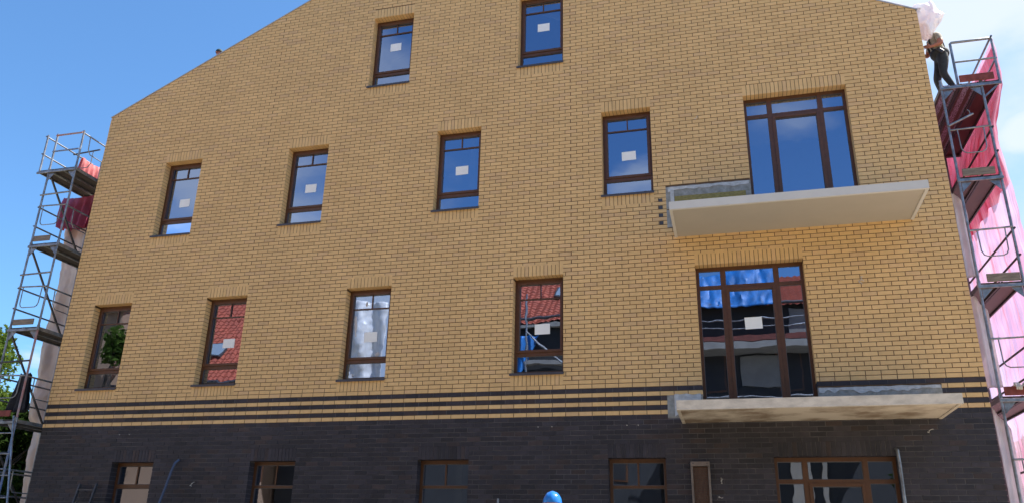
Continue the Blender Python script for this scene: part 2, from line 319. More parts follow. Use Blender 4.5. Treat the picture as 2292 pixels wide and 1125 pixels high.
# underside print on the top boards: rows of small broken strokes
def print_mat():
    m = mat('printed_brown_plywood', (.095,.045,.034), .45); n, l = m.node_tree.nodes, m.node_tree.links; b = n['Principled BSDF']
    g = N(n, 'ShaderNodeNewGeometry'); s = N(n, 'ShaderNodeSeparateXYZ'); l.new(g.outputs['Position'], s.inputs[0])
    mp_ = N(n, 'ShaderNodeMapping'); mp_.inputs['Scale'].default_value = (34, 26, 1); l.new(g.outputs['Position'], mp_.inputs[0])
    v = N(n, 'ShaderNodeTexVoronoi'); v.feature = 'DISTANCE_TO_EDGE'; v.inputs['Scale'].default_value = 1.0; l.new(mp_.outputs[0], v.inputs['Vector'])
    a = N(n, 'ShaderNodeMath', operation='LESS_THAN'); a.inputs[1].default_value = .13; l.new(v.outputs['Distance'], a.inputs[0])
    w = N(n, 'ShaderNodeMath', operation='PINGPONG'); w.inputs[1].default_value = .085; l.new(s.outputs[0], w.inputs[0])
    a2 = N(n, 'ShaderNodeMath', operation='GREATER_THAN'); a2.inputs[1].default_value = .035; l.new(w.outputs[0], a2.inputs[0])
    c = N(n, 'ShaderNodeMath', operation='MULTIPLY'); l.new(a.outputs[0], c.inputs[0]); l.new(a2.outputs[0], c.inputs[1])
    mxx = N(n, 'ShaderNodeMix', data_type='RGBA'); l.new(c.outputs[0], mxx.inputs[0]); mxx.inputs[6].default_value = (.050,.026,.020,1); mxx.inputs[7].default_value = (.30,.26,.42,1)
    l.new(mxx.outputs[2], b.inputs['Base Color']); return m
M['print'] = print_mat()

# ------------------------------------------------------------------ ground
GZ = -1.05
g = MB(); g.quad((-900,-900,GZ),(900,-900,GZ),(900,900,GZ),(-900,900,GZ)); tag(g.build('ground', M['ground']), kind='structure')

# ------------------------------------------------------------------ the brick building
XL, XR, EZ, SL = -12.075, 6.455, 10.06, 0.5035
XM = (XL+XR)/2; TOPZ = EZ+SL*(XR-XM)
def gable_x(z):
    if z <= EZ: return XL, XR
    d = (z-EZ)/SL; return XL+d, XR-d
building = empty('brick_building', (XM, 0, GZ))
tag(building, 'yellow and dark brick gabled building with brown windows and two balcony slabs', 'building')
class Off:   # children are built in world coordinates; the parent sits at the base, so shift them
    pass
def bpart(o):
    if o.parent is building: o.matrix_parent_inverse = Matrix.Translation(-building.location)
    return o
def bbuild(mb, name, m, **k): return bpart(mb.build(name, m, building, **k))

ZB = dict(a=9.955, b=6.70, c=3.205); ZT = dict(a=11.85, b=8.607, c=5.14, d=1.659)
WINS = [('a',-5.076),('a',-1.530),('b',-10.19),('b',-6.908),('b',-3.314),('b',.269),('c',-11.375),('c',-8.451),('c',-5.113),('c',-1.532),('d',-10.095),('d',-6.859),('d',-3.310),('d',.270)]
BIGS = [('b', 3.09, 5.90), ('c', 1.966, 2.40), ('d', 3.06, -0.98)]
BW = 1.905
CH = 0.0815           # yellow course
JO = 0.0120           # joint
openings = []   # x0,x1,z0,z1
for k, x in WINS: openings.append((x, x+1, ZB.get(k, -.28), ZT[k]))
for k, x, zb in BIGS: openings.append((x, x+BW, zb, ZT[k]))
# soldier courses: lintels above all, sills below the small ones
soldiers = []
for i, (x0,x1,z0,z1) in enumerate(openings):
    dark = z1 < 2
    soldiers.append((x0, x1, z1, z1+3*CH-.004, dark, 'lintel'))
    if i < len(WINS) and not dark: soldiers.append((x0-.02, x1, z0-.225, z0-.005, dark, 'sill'))
patches = [(1.50, 3.09, 5.92, 6.79), (1.345, 1.966, 2.33, 2.755), (3.871, 5.79, 2.50, 2.80)]
# courses
rows = []   # z0,z1,kind
SB = 2.402   # bottom of striped zone
z = SB
dk = 0.085; zz_ = z
while zz_ > GZ: rows.append((zz_-dk, zz_, 'd')); zz_ -= dk
for kind in 'yDyDyDy': rows.append((z, z+.0828, kind)); z += .0828
first = True
while z < TOPZ+.05: rows.append((z, z+CH, 'n')); z += CH
def subtract(segs, a, b):
    r = []
    for s0, s1 in segs:
        if b <= s0 or a >= s1: r.append((s0, s1)); continue
        if a > s0: r.append((s0, a))
        if b < s1: r.append((b, s1))
    return r
bricks = []      # (x0,x1,z0,z1, slantL, slantR, depth, dark, full)
for ri, (z0, z1, kind) in enumerate(rows):
    zm = (z0+z1)/2
    xa0, xb0 = gable_x(z0); xa1, xb1 = gable_x(z1)
    if xb0-xa0 < .15: continue
    segs = [(xa0, xb0)]; edges = set()
    for x0, x1, a, b in openings:
        if a-.004 < zm < b: segs = subtract(segs, x0, x1); edges.update((round(x0, 4), round(x1, 4)))
    for x0, x1, a, b, dkk, t in soldiers:
        if a < zm < b: segs = subtract(segs, x0, x1)
    for x0, x1, a, b in patches:
        if a < zm < b: segs = subtract(segs, x0, x1)
    dark = kind in 'dD'
    pitch = .2450 if kind in 'ny' else (.288 if kind == 'D' else .262)
    off = {'y': .0, 'D': .09}.get(kind, (ri % 2)*pitch/2 + random.uniform(-.006, .006))
    for s0, s1 in segs:
        k = math.floor((s0-off)/pitch)
        while True:
            b0 = off+k*pitch; b1 = b0+pitch; k += 1
            if b0 >= s1: break
            x0 = max(b0, s0); x1 = min(b1, s1)
            if x1 < s1 and s1-x1 < .045: x1 = s1
            if x1-x0 < .045: continue
            if x0 > s0 and x0-s0 < .045: x0 = s0
            full = x0 == b0 and x1 == b1
            l_edge = abs(x0-s0) < 1e-6; r_edge = abs(x1-s1) < 1e-6
            j0 = 0 if l_edge else JO/2; j1 = 0 if r_edge else JO/2
            # movement joint: a slightly wider zig-zag joint
            for xj in (-.36, -7.45):
                if abs(b1-xj) < pitch/4+.002 and not r_edge: j1 += .006
            deep = .188 if ((l_edge and round(s0, 4) in edges) or (r_edge and round(s1, 4) in edges)) else 0
            sl = (xa1-xa0) if (l_edge and s0 == xa0 and z1 > EZ) else 0
            sr = (xb1-xb0) if (r_edge and s1 == xb0 and z1 > EZ) else 0
            corner = (l_edge and s0 == xa0) or (r_edge and s1 == xb0)
            if corner: deep = .11
            bricks.append((x0+j0, x1-j1, z0+JO/2, z1-JO/2, sl, sr, deep, dark, full and not deep and not sl and not sr and j0 == JO/2 and j1 == JO/2, kind))
def brick_geo(mb, x0, x1, z0, z1, sl, sr, depth, yf=0.0, tw=0.0):
    d = max(depth, .014)
    n = len(mb.v)
    e = .0016
    F = [(x0+e, yf, z0+e), (x1-e, yf+tw, z0+e), (x1+sr-e, yf+tw, z1-e), (x0+sl+e, yf, z1-e)]
    K = [(x0, yf+.002, z0), (x1, yf+tw+.002, z0), (x1+sr, yf+tw+.002, z1), (x0+sl, yf+.002, z1)]
    B = [(x0, d, z0), (x1, d, z0), (x1+sr, d, z1), (x0+sl, d, z1)]
    mb.v += F+K+B
    mb.f.append((n, n+1, n+2, n+3)); mb.m.append(0)
    for lay in (0, 4):
        for i in range(4):
            j = (i+1) % 4; mb.f.append((n+lay+j, n+lay+i, n+lay+4+i, n+lay+4+j)); mb.m.append(0)
def dist2(b): return (Vector(((b[0]+b[1])/2, 0, (b[2]+b[3])/2))-CAM).length
def in_view(x, z):
    q = Vector((x, 0, z))-CAM; c = q.dot(cf_)
    return abs(q.dot(cx_)/c) < 1146/1804.3 and abs(q.dot(cy_)/c) < 561/1804.3
def hidden_by_slab(b):
    x, zc = (b[0]+b[1])/2, (b[2]+b[3])/2
    return (1.5 < x < 5.9 and (5.55 < zc < 6.5 or 2.2 < zc < 2.62))
for dark, nm in ((False, 'brick'), (True, 'dark_brick')):
    full = [b for b in bricks if b[8] and b[7] == dark and b[9] in ('n', 'd', 'y', 'D') and in_view((b[0]+b[1])/2, (b[2]+b[3])/2) and not hidden_by_slab(b)]
    full.sort(key=dist2); singles = full[:300]; ids = set(id(b) for b in singles)
    shared = {}
    for b in singles:
        w, h = round(b[1]-b[0], 4), round(b[3]-b[2], 4)
        if (w, h) not in shared:
            mb = MB(); brick_geo(mb, -w/2, w/2, -h/2, h/2, 0, 0, .012)
            shared[(w, h)] = mb.mesh(nm, M['dark'] if dark else M['yellow'])
        o = link(nm, shared[(w, h)], building); o.location = ((b[0]+b[1])/2, random.uniform(-.0012, .0012), (b[2]+b[3])/2)
        o.rotation_euler = (random.uniform(-.01, .01), random.uniform(-.003, .003), random.uniform(-.005, .005)); bpart(o)
    mb = MB()
    for b in bricks:
        if b[7] == dark and id(b) not in ids:
            zj = random.uniform(-.001, .001)
            brick_geo(mb, b[0], b[1], b[2]+zj, b[3]+zj, b[4], b[5], b[6], random.uniform(-.0015, .0015), random.uniform(-.001, .001))
    tag(bbuild(mb, 'dark_brickwork' if dark else 'yellow_brickwork', M['dark'] if dark else M['yellow']), kind='stuff')
# soldier bricks
shs = {}; cnt = 0; srest = MB(); srest_d = MB()
slist = []
for x0, x1, z0, z1, dark, t in soldiers:
    n = round((x1-x0)/.077); p = (x1-x0)/n
    for i in range(n): slist.append((x0+i*p+(JO*.42 if i else 0), x0+(i+1)*p-(JO*.42 if i < n-1 else 0), z0+(.0 if t == 'lintel' else .004), z1-.004, dark, t))
slist.sort(key=dist2)
for s in slist:
    x0, x1, z0, z1, dark, t = s
    depth = .188 if t == 'lintel' else .012
    vis = in_view((x0+x1)/2, (z0+z1)/2)
    if vis and cnt < 300:
        w, h = round(x1-x0, 4), round(z1-z0, 4); key = (w, h, dark, t)
        if key not in shs:
            mb = MB(); brick_geo(mb, -w/2, w/2, -h/2, h/2, 0, 0, depth); shs[key] = mb.mesh('soldier_brick', M['dark'] if dark else M['yellow'])
        o = link('soldier_brick', shs[key], building); o.location = ((x0+x1)/2, random.uniform(-.0012, .0012), (z0+z1)/2)
        o.rotation_euler = (0, random.uniform(-.004, .004), 0); bpart(o); cnt += 1
    else: brick_geo(srest_d if dark else srest, x0, x1, z0, z1, 0, 0, depth, random.uniform(-.0012, .0012))
if srest.v: tag(bbuild(srest, 'soldier_brickwork', M['yellow']), kind='stuff')
if srest_d.v: tag(bbuild(srest_d, 'dark_soldier_brickwork', M['dark']), kind='stuff')
# jamb bricks behind lintel/sill already deep; mortar backing sheet with real holes
def backing(name, zlo, zhi, m, y=.008):
    mb = MB(); e = .007
    holes = [(a-e, b+e, c-e, d+e) for a, b, c, d in openings]
    xs = sorted(set([XL+.006, XR-.006, XM]+[h[0] for h in holes]+[h[1] for h in holes]))
    for xa, xb in zip(xs, xs[1:]):
        xm = (xa+xb)/2
        def top(x): return min(zhi, EZ+SL*(x-XL) if x < XM else EZ+SL*(XR-x))-.004 if zhi > EZ else zhi
        sp = [(zlo, None)]
        hs = sorted([h for h in holes if h[0]-1e-5 <= xa and xb <= h[1]+1e-5 and h[3] > zlo and h[2] < zhi], key=lambda h: h[2])
        cur = zlo
        for h in hs:
            if h[2] > cur: mb.quad((xa,y,cur),(xb,y,cur),(xb,y,h[2]),(xa,y,h[2]))
            cur = min(h[3], zhi)
        if cur < min(top(xa), top(xb)): mb.quad((xa,y,cur),(xb,y,cur),(xb,y,top(xb)),(xa,y,top(xa)))
    for x0, x1, z0, z1 in holes:
        if z1 <= zlo or z0 >= zhi: continue
        za, zb_ = max(z0, zlo), min(z1, zhi)
        mb.quad((x0,y,za),(x0,.34,za),(x0,.34,zb_),(x0,y,zb_)); mb.quad((x1,y,za),(x1,.34,za),(x1,.34,zb_),(x1,y,zb_))
        if z1 <= zhi: mb.quad((x0,y,z1),(x1,y,z1),(x1,.34,z1),(x0,.34,z1))
        if z0 >= zlo: mb.quad((x0,y,z0),(x1,y,z0),(x1,.34,z0),(x0,.34,z0))
    bbuild(mb, name, m)
backing('mortar_bed', SB, 99, M['mortar_y']); backing('mortar_bed', GZ, SB, M['mortar_d'])
# grey pointing seen in the dark stripes
mb = MB()
for z0, z1, kind in rows:
    if kind == 'D':
        segs = [(XL, XR)]
        for x0, x1, a, b in openings+patches:
            if a < (z0+z1)/2 < b: segs = subtract(segs, x0, x1)
        for s0, s1 in segs: mb.quad((s0+.01,.0055,z0+.004),(s1-.01,.0055,z0+.004),(s1-.01,.0055,z1-.004),(s0+.01,.0055,z1-.004))
bbuild(mb, 'grey_pointing', M['mortar_d'])
# body of the house: side walls, back wall, roof
mb = MB(); D = 12.0
mb.box(XL+.01, XL+.3, .12, D, GZ, EZ-.9); mb.box(XR-.3, XR-.01, .12, D, GZ, EZ-.9); mb.box(XL+.3, XR-.3, D-.3, D, GZ, EZ-.9)
bbuild(mb, 'side_wall', M['side'])
mb = MB()
for s in (-1, 1):
    xe = XM+s*(XR-XM)*.995; dz = -.9
    mb.poly([(xe, .36, EZ+dz), (XM, .36, TOPZ+dz), (XM, D, TOPZ+dz), (xe, D, EZ+dz)])
    mb.poly([(xe, .36, EZ+dz-.12), (XM, .36, TOPZ+dz-.12), (XM, D, TOPZ+dz-.12), (xe, D, EZ+dz-.12)])
bbuild(mb, 'roof', M['roofing'])
mb = MB()   # parapet core behind the facing brick, rooms behind the windows
mb.poly([(XL+.02,.36,EZ-1.2),(XR-.02,.36,EZ-1.2),(XR-.02,.36,EZ-.01),(XM,.36,TOPZ-.01),(XL+.02,.36,EZ-.01)][::-1])
bb = bbuild(mb, 'gable_core', M['side'])
# remove the gable core in front of the attic windows by keeping it above them only
bpy.data.objects.remove(bb)
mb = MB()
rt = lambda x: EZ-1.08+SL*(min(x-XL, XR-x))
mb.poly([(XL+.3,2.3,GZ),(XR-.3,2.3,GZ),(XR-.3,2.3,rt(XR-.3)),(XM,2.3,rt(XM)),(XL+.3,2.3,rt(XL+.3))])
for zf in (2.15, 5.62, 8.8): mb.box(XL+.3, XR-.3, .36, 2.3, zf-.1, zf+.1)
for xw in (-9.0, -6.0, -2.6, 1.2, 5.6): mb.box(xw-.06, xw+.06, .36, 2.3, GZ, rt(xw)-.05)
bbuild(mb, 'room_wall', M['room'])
# coping along the gable slopes
mb = MB()
for s in (-1, 1):
    xe = XM+s*(XR-XM+.01)
    p, q = Vector((xe, .13, EZ+.012)), Vector((XM, .13, TOPZ+.012))
    mb.bar(p, q, .29, .022)
bbuild(mb, 'edge_flashing', M['coping'])

# ---- windows
def window(x0, z0, z1, big=False, kind='c', paper=None):
    w = BW if big else 1.0
    f = MB(); e = .006; yf, yb = .190, .260
    X0, X1, Z0, Z1 = x0-e, x0+w+e, z0-e, z1+e
    f.box(X0, x0+.052, yf, yb, Z0, Z1); f.box(x0+w-.052, X1, yf, yb, Z0, Z1)
    f.box(x0+.052, x0+w-.052, yf, yb, z1-.066, Z1); f.box(x0+.052, x0+w-.052, yf, yb, Z0, z0+.085)
    panes = []; sashes = []; bars = []
    if not big:
        if kind == 'd':
            th = .03
            t0 = z1-.47
            f.box(x0+.052, x0+w-.052, yf+.003, yb-.003, t0-th*1.0, t0+th*.6) if kind != 'd1' else None
            panes += [(x0+.052, x0+w-.052, z0+.085, t0-th), (x0+.052, x0+w-.052, t0+th*.6, z1-.066)]
            bars.append((x0+w*.5-.014, x0+w*.5+.014, t0+th*.6, z1-.066))
        elif kind == 'd1':
            t0 = z1-.43
            f.box(x0+.052, x0+w-.052, yf+.003, yb-.003, t0-.08, t0)
            panes += [(x0+.052, x0+w-.052, z0+.085, t0-.08), (x0+.052, x0+w-.052, t0, z1-.066)]
            bars.append((x0+w*.5-.016, x0+w*.5+.016, t0, z1-.066))
        else:
            f.box(x0+.052, x0+w-.052, yf+.003, yb-.003, z0+.385, z0+.462)
            panes.append((x0+.052, x0+w-.052, z0+.085, z0+.385))
            sashes.append((x0+.044, x0+w-.044, z0+.452, z1-.058, .052))
            bars.append((x0+.096, x0+w-.096, z0+1.512, z0+1.538)); bars.append((x0+w*.507-.011, x0+w*.507+.011, z0+1.538, z1-.115))
    else:
        tz = z1-.42
        f.box(x0+.052, x0+w-.052, yf+.003, yb-.003, tz, tz+.066)
        for m0 in (.447, 1.388):
            f.box(x0+m0, x0+m0+.085, yf+.001, yb-.001, z0+.085, tz); f.box(x0+m0, x0+m0+.085, yf+.001, yb-.001, tz+.066, z1-.066)
        for a, b in ((.052, .447), (.532, 1.388), (1.473, w-.052)):
            panes.append((x0+a, x0+b, tz+.066, z1-.066))
            if a == .532: sashes.append((x0+a-.006, x0+b+.006, z0+.03, tz+.008, .056))
            else: panes.append((x0+a, x0+b, z0+.085, tz))
    W = bbuild(f, 'window', M['frame'])
    def sub(mb, name, m, **k):
        o = mb.build(name, m, W, **k); return o
    for a, b, c, d, t in sashes:
        s = MB(); y0, y1 = .170, .246
        s.box(a, a+t, y0, y1, c, d); s.box(b-t, b, y0, y1, c, d); s.box(a+t, b-t, y0, y1, c, c+t); s.box(a+t, b-t, y0, y1, d-t, d)
        sub(s, 'sash', M['frame'], bevel=.004); panes.append((a+t, b-t, c+t, d-t))
    for a, b, c, d in bars:
        s = MB(); s.box(a, b, .203, .219, c, d); sub(s, 'glazing_bar', M['frame'])
    for a, b, c, d in panes:
        s = MB(); s.quad((a,.226,c),(b,.226,c),(b,.226,d),(a,.226,d)); sub(s, 'pane', M['glass'])
        t = .008; s = MB()
        s.box(a, a+t, .214, .225, c, d); s.box(b-t, b, .214, .225, c, d); s.box(a+t, b-t, .214, .225, c, c+t); s.box(a+t, b-t, .214, .225, d-t, d)
        sub(s, 'gasket', M['bead'])
    if not big and kind != 'd' and kind != 'd1':
        s = MB(); s.box(x0-.03, x0+w+.012, -.038, .188, z0-.004, z0+.018); s.box(x0-.03, x0+w+.012, -.040, -.034, z0-.030, z0-.004)
        sub(s, 'sill', M['sill'])
    if paper:
        px, pz, pw, ph, rot = paper
        s = MB(); c, sn = math.cos(rot), math.sin(rot)
        s.obox((x0+px, .2235, z0+pz), Vector((c, 0, sn))*pw/2, Vector((0, .0008, 0)), Vector((-sn, 0, c))*ph/2)
        sub(s, 'paper_notice', M['paper'])
    return W
PP = {0: (.50, 1.165, .27, .20, .01), 1: (.515, 1.12, .27, .20, .0), 2: (.545, .895, .27, .20, .03), 3: (.54, .945, .27, .20, .0), 4: (.528, 1.01, .28, .20, .02),
      5: (.517, .955, .285, .195, .02), 7: (.556, .945, .28, .20, .0), 8: (.523, .93, .29, .21, .02), 9: (.543, .918, .30, .205, .01)}
for i, (k, x) in enumerate(WINS):
    kk = k if k != 'd' else ('d1' if i == 10 else 'd')
    W = window(x, ZB.get(k, -.28), ZT[k], False, kk, PP.get(i))
    if i == 8: dust_parent = W
window(BIGS[0][1], BIGS[0][2], ZT['b'], True); window(BIGS[1][1], BIGS[1][2], ZT['c'], True, paper=(.965, 1.645, .30, .22, .02)); window(BIGS[2][1], BIGS[2][2], ZT['d'], True)
# dust sheet hung behind the panes of the third window of the lower yellow floor
x0 = -5.113
def ds(u, v):
    edge = .93-.18*max(0, math.sin(v*3.0))*(1-v)
    xx = x0+.03+u*edge; zz = 3.26+v*1.80
    return (xx, .262+.022*math.sin(xx*26+2*v)*(.4+.6*v)+.05*nz(xx, zz, 0, 5), zz)
o = grid(ds, 40, 50).build('dust_sheet', M['inner'], None, smooth=True); solidify(o, .002)
tag(o, 'crumpled pale dust sheet hanging behind the panes of one window', 'dust sheet')

# ---- balconies
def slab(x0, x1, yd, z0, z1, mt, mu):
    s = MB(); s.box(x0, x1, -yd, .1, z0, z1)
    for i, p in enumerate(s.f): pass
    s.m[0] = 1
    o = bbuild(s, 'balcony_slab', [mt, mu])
    # drip edge: a shallow lip round the underside
    l = MB(); l.box(x0, x1, -yd-.002, -yd+.05, z0-.014, z0+.004); l.box(x0-.002, x0+.05, -yd+.05, -.002, z0-.014, z0+.004); l.box(x1-.05, x1+.002, -yd+.05, -.002, z0-.014, z0+.004)
    d = l.build('drip_edge', mt, o)
    d.matrix_parent_inverse = Matrix.Identity(4)
    return o
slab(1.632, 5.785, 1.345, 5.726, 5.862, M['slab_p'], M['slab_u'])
slab(1.590, 5.715, 1.42, 2.245, 2.385, M['slab_c'], M['slab_cu'])
# broken-out strips over the slabs, in mortar and mineral wool, each with an uneven surface
def rough_panel(name, x0, x1, z0, z1, y, amp, m, nx=60, nzv=14, ragged=0.0):
    def fn(u, v):
        x = x0+u*(x1-x0); zt = z1-(ragged*(.5+nz(x, 1, 0, 3.1)+.4*nz(x, 3, 0, 11)) if ragged else 0)
        z = z0+v*(zt-z0); return (x, y-amp*(.5+.5*nz(x, z, 0, 9))-(.0 if 0 < v < 1 else -amp), z)
    return bbuild(grid(fn, nx, nzv), name, m)
rough_panel('mortar_patch', 1.50, 3.09, 6.30, 6.79, .006, .010, M['patch'])
rough_panel('mortar_patch', 1.50, 1.66, 5.92, 6.30, .006, .010, M['patch'], 10, 14)
def smear(x0, x1, zt, h, seed):
    def fn(u, v):
        x = x0+u*(x1-x0); hh = h*(.55+.5*nz(x, seed, 0, 2.2)+.35*nz(x, seed+3, 0, 9))*(1-.25*u)
        return (x, -.008-.006*nz(x, v, 0, 12), zt-v*max(.01, hh)-.012*nz(x, seed+7, 0, 6))
    bbuild(grid(fn, 70, 5), 'mortar_smear', M['smear'])
smear(1.54, 3.06, 6.765, .13, 1)
rough_panel('mortar_smear', 1.585, 1.655, 5.96, 6.70, -.006, .006, M['smear'], 6, 20)
rough_panel('insulation_strip', 1.665, 2.99, 5.99, 6.565, -.008, .006, M['wool'], 60, 8)
rough_panel('mortar_patch', 1.345, 1.966, 2.33, 2.755, .006, .010, M['patch'], 30, 14)
def sm2(u, v):
    x = 1.47+u*.46; return (x, -.007-.004*nz(x, v, 0, 12), 2.745-.02*nz(x, 1, 0, 9)-v*(.17+.12*nz(x, 2, 0, 6)+(.22 if u < .2 else 0)))
bbuild(grid(sm2, 30, 6), 'mortar_smear', M['smear'])
rough_panel('insulation_strip', 1.66, 1.955, 2.40, 2.56, -.014, .006, M['wool'], 20, 8, .03)
rough_panel('mortar_patch', 3.871, 5.79, 2.40, 2.80, .006, .008, M['patch'], 60, 10)
smear(3.89, 5.77, 2.79, .16, 5)
rough_panel('insulation_strip', 3.90, 4.9, 2.38, 2.60, -.012, .006, M['wool'], 30, 6, .08)
for z in (6.508, 6.357, 6.192, 6.032):  # vent holes: dark blocks on the face stand for the shade inside
    mb = MB(); mb.box(1.355, 1.43, -.006, .01, z-.034, z+.034); bbuild(mb, 'vent_hole_shade', M['darkmetal'])
mb = MB(); mb.box(5.90, 5.975, -.006, .01, 6.19, 6.255); bbuild(mb, 'vent_hole_shade', M['darkmetal'])
# cable ends and marks left on the wall
def squiggle(x, z, seed, l=.16):
    rnd = random.Random(seed); p = Vector((x, -.004, z)); pts = [p.copy()]
    for i in range(7): p = p+Vector((rnd.uniform(-.035, .035), rnd.uniform(-.02, .006), rnd.uniform(-.8, .4)*l/4)); p.y = min(p.y, -.006); pts.append(p.copy())
    mb = MB(); mb.tube(pts, .005, 6); return bbuild(mb, 'cable_end', M['wire'], smooth=True)
squiggle(4.83, 4.72, 1, .22); squiggle(4.74, 4.66, 2, .16); squiggle(2.20, 8.27, 3, .16); squiggle(-8.05, 1.26, 4, .2); squiggle(2.17, 1.26, 5, .3); squiggle(2.12, 1.02, 6, .2); squiggle(5.56, 2.07, 7, .1)
for x in (-10.038, -9.793, -1.0, -.74, .62, .82):
    mb = MB(); mb.tube([(x, .0, 2.222), (x, -.02, 2.222)], .009, 8); bbuild(mb, 'wall_plug', M['wire'])
mb = MB(); mb.tube([(-10.038, -.012, 2.222), (-9.793, -.012, 2.222)], .004, 6); bbuild(mb, 'tie_wire', M['darkmetal'])

# ------------------------------------------------------------------ things leaning on the wall
t = empty('cable_tray', (1.85, -.05, GZ)); tag(t, 'brown perforated metal tray standing upright against the dark brick wall', 'metal tray')
def at_root(o, root): o.matrix_parent_inverse = Matrix.Translation(-root.location); return o
mb = MB(); mb.box(1.69, 1.725, -.11, -.012, GZ, 1.50); mb.box(1.975, 2.01, -.11, -.012, GZ, 1.50); at_root(mb.build('tray_side', M['grille_f'], t, bevel=.004), t)
mb = MB(); mb.box(1.69, 2.01, -.115, -.012, 1.50, 1.58); at_root(mb.build('tray_end', M['grille_f'], t, bevel=.006), t)
mb = MB(); nxx, nzz = 12, 96
for i in range(nxx+1):
    x = 1.725+i*(.25/nxx); mb.box(x-.005, x+.005, -.06, -.054, GZ+.02, 1.50)
for j in range(nzz+1):
    z = GZ+.02+j*(2.5/nzz); mb.box(1.725, 1.975, -.0595, -.0535, z-.005, z+.005)
at_root(tag(mb.build('perforated_sheet', M['grille'], t), kind='stuff'), t)
mb = MB(); mb.box(1.725, 1.975, -.03, -.024, GZ+.02, 1.50); at_root(mb.build('tray_back', M['redbrown'], t), t)
for x in (1.735, 1.965):
    mb = MB(); mb.tube([(x, -.118, 1.545), (x, -.112, 1.545)], .010, 8); at_root(mb.build('screw', M['darkmetal'], t), t)

mb = MB(); pts = [(-8.47, -.03, 1.69), (-8.50, -.10, 1.62), (-8.545, -.12, 1.45), (-8.60, -.14, 1.15), (-8.66, -.18, .82), (-8.75, -.25, 0), (-8.8, -.4, -.9), (-8.6, -.7, -1.02)]
tag(mb.tube(pts, .024, 10) or mb.build('blue_hose', M['hose'], smooth=True), 'blue plastic hose hanging down the dark brick wall', 'hose')
mb = MB(); pts = [(4.955, -.02, 1.76), (4.97, -.06, 1.74), (4.975, -.07, 1.5), (4.97, -.07, 1.0), (4.97, -.07, 0), (4.98, -.07, GZ)]
tag(mb.tube(pts, .028, 12) or mb.build('grey_conduit', M['steel'], smooth=True), 'grey conduit pipe rising beside the wide ground floor window', 'pipe')
mb = MB(); mb.tube([(-1.69, -.12, .96), (-1.72, -.25, GZ)], .022, 10)
tag(mb.build('steel_rod', M['steel'], smooth=True), 'short pale steel rod end leaning on the dark brick wall', 'rod')

ld = empty('ladder', (-10.5, -.6, GZ)); tag(ld, 'small dark metal ladder leaning against the dark brick wall near its left corner', 'ladder')
for x in (-10.72, -10.31):
    mb = MB(); mb.bar((x, -.07, 1.22), (x, -.60, GZ), .035, .06); at_root(mb.build('stile', M['darkmetal'], ld, bevel=.004), ld)
for k in range(8):
    z = 1.10-k*.27; y = -.07-.53*(1.22-z)/(1.22-GZ)
    mb = MB(); mb.bar((-10.72, y, z), (-10.31, y, z), .03, .03); at_root(mb.build('rung', M['darkmetal'], ld), ld)

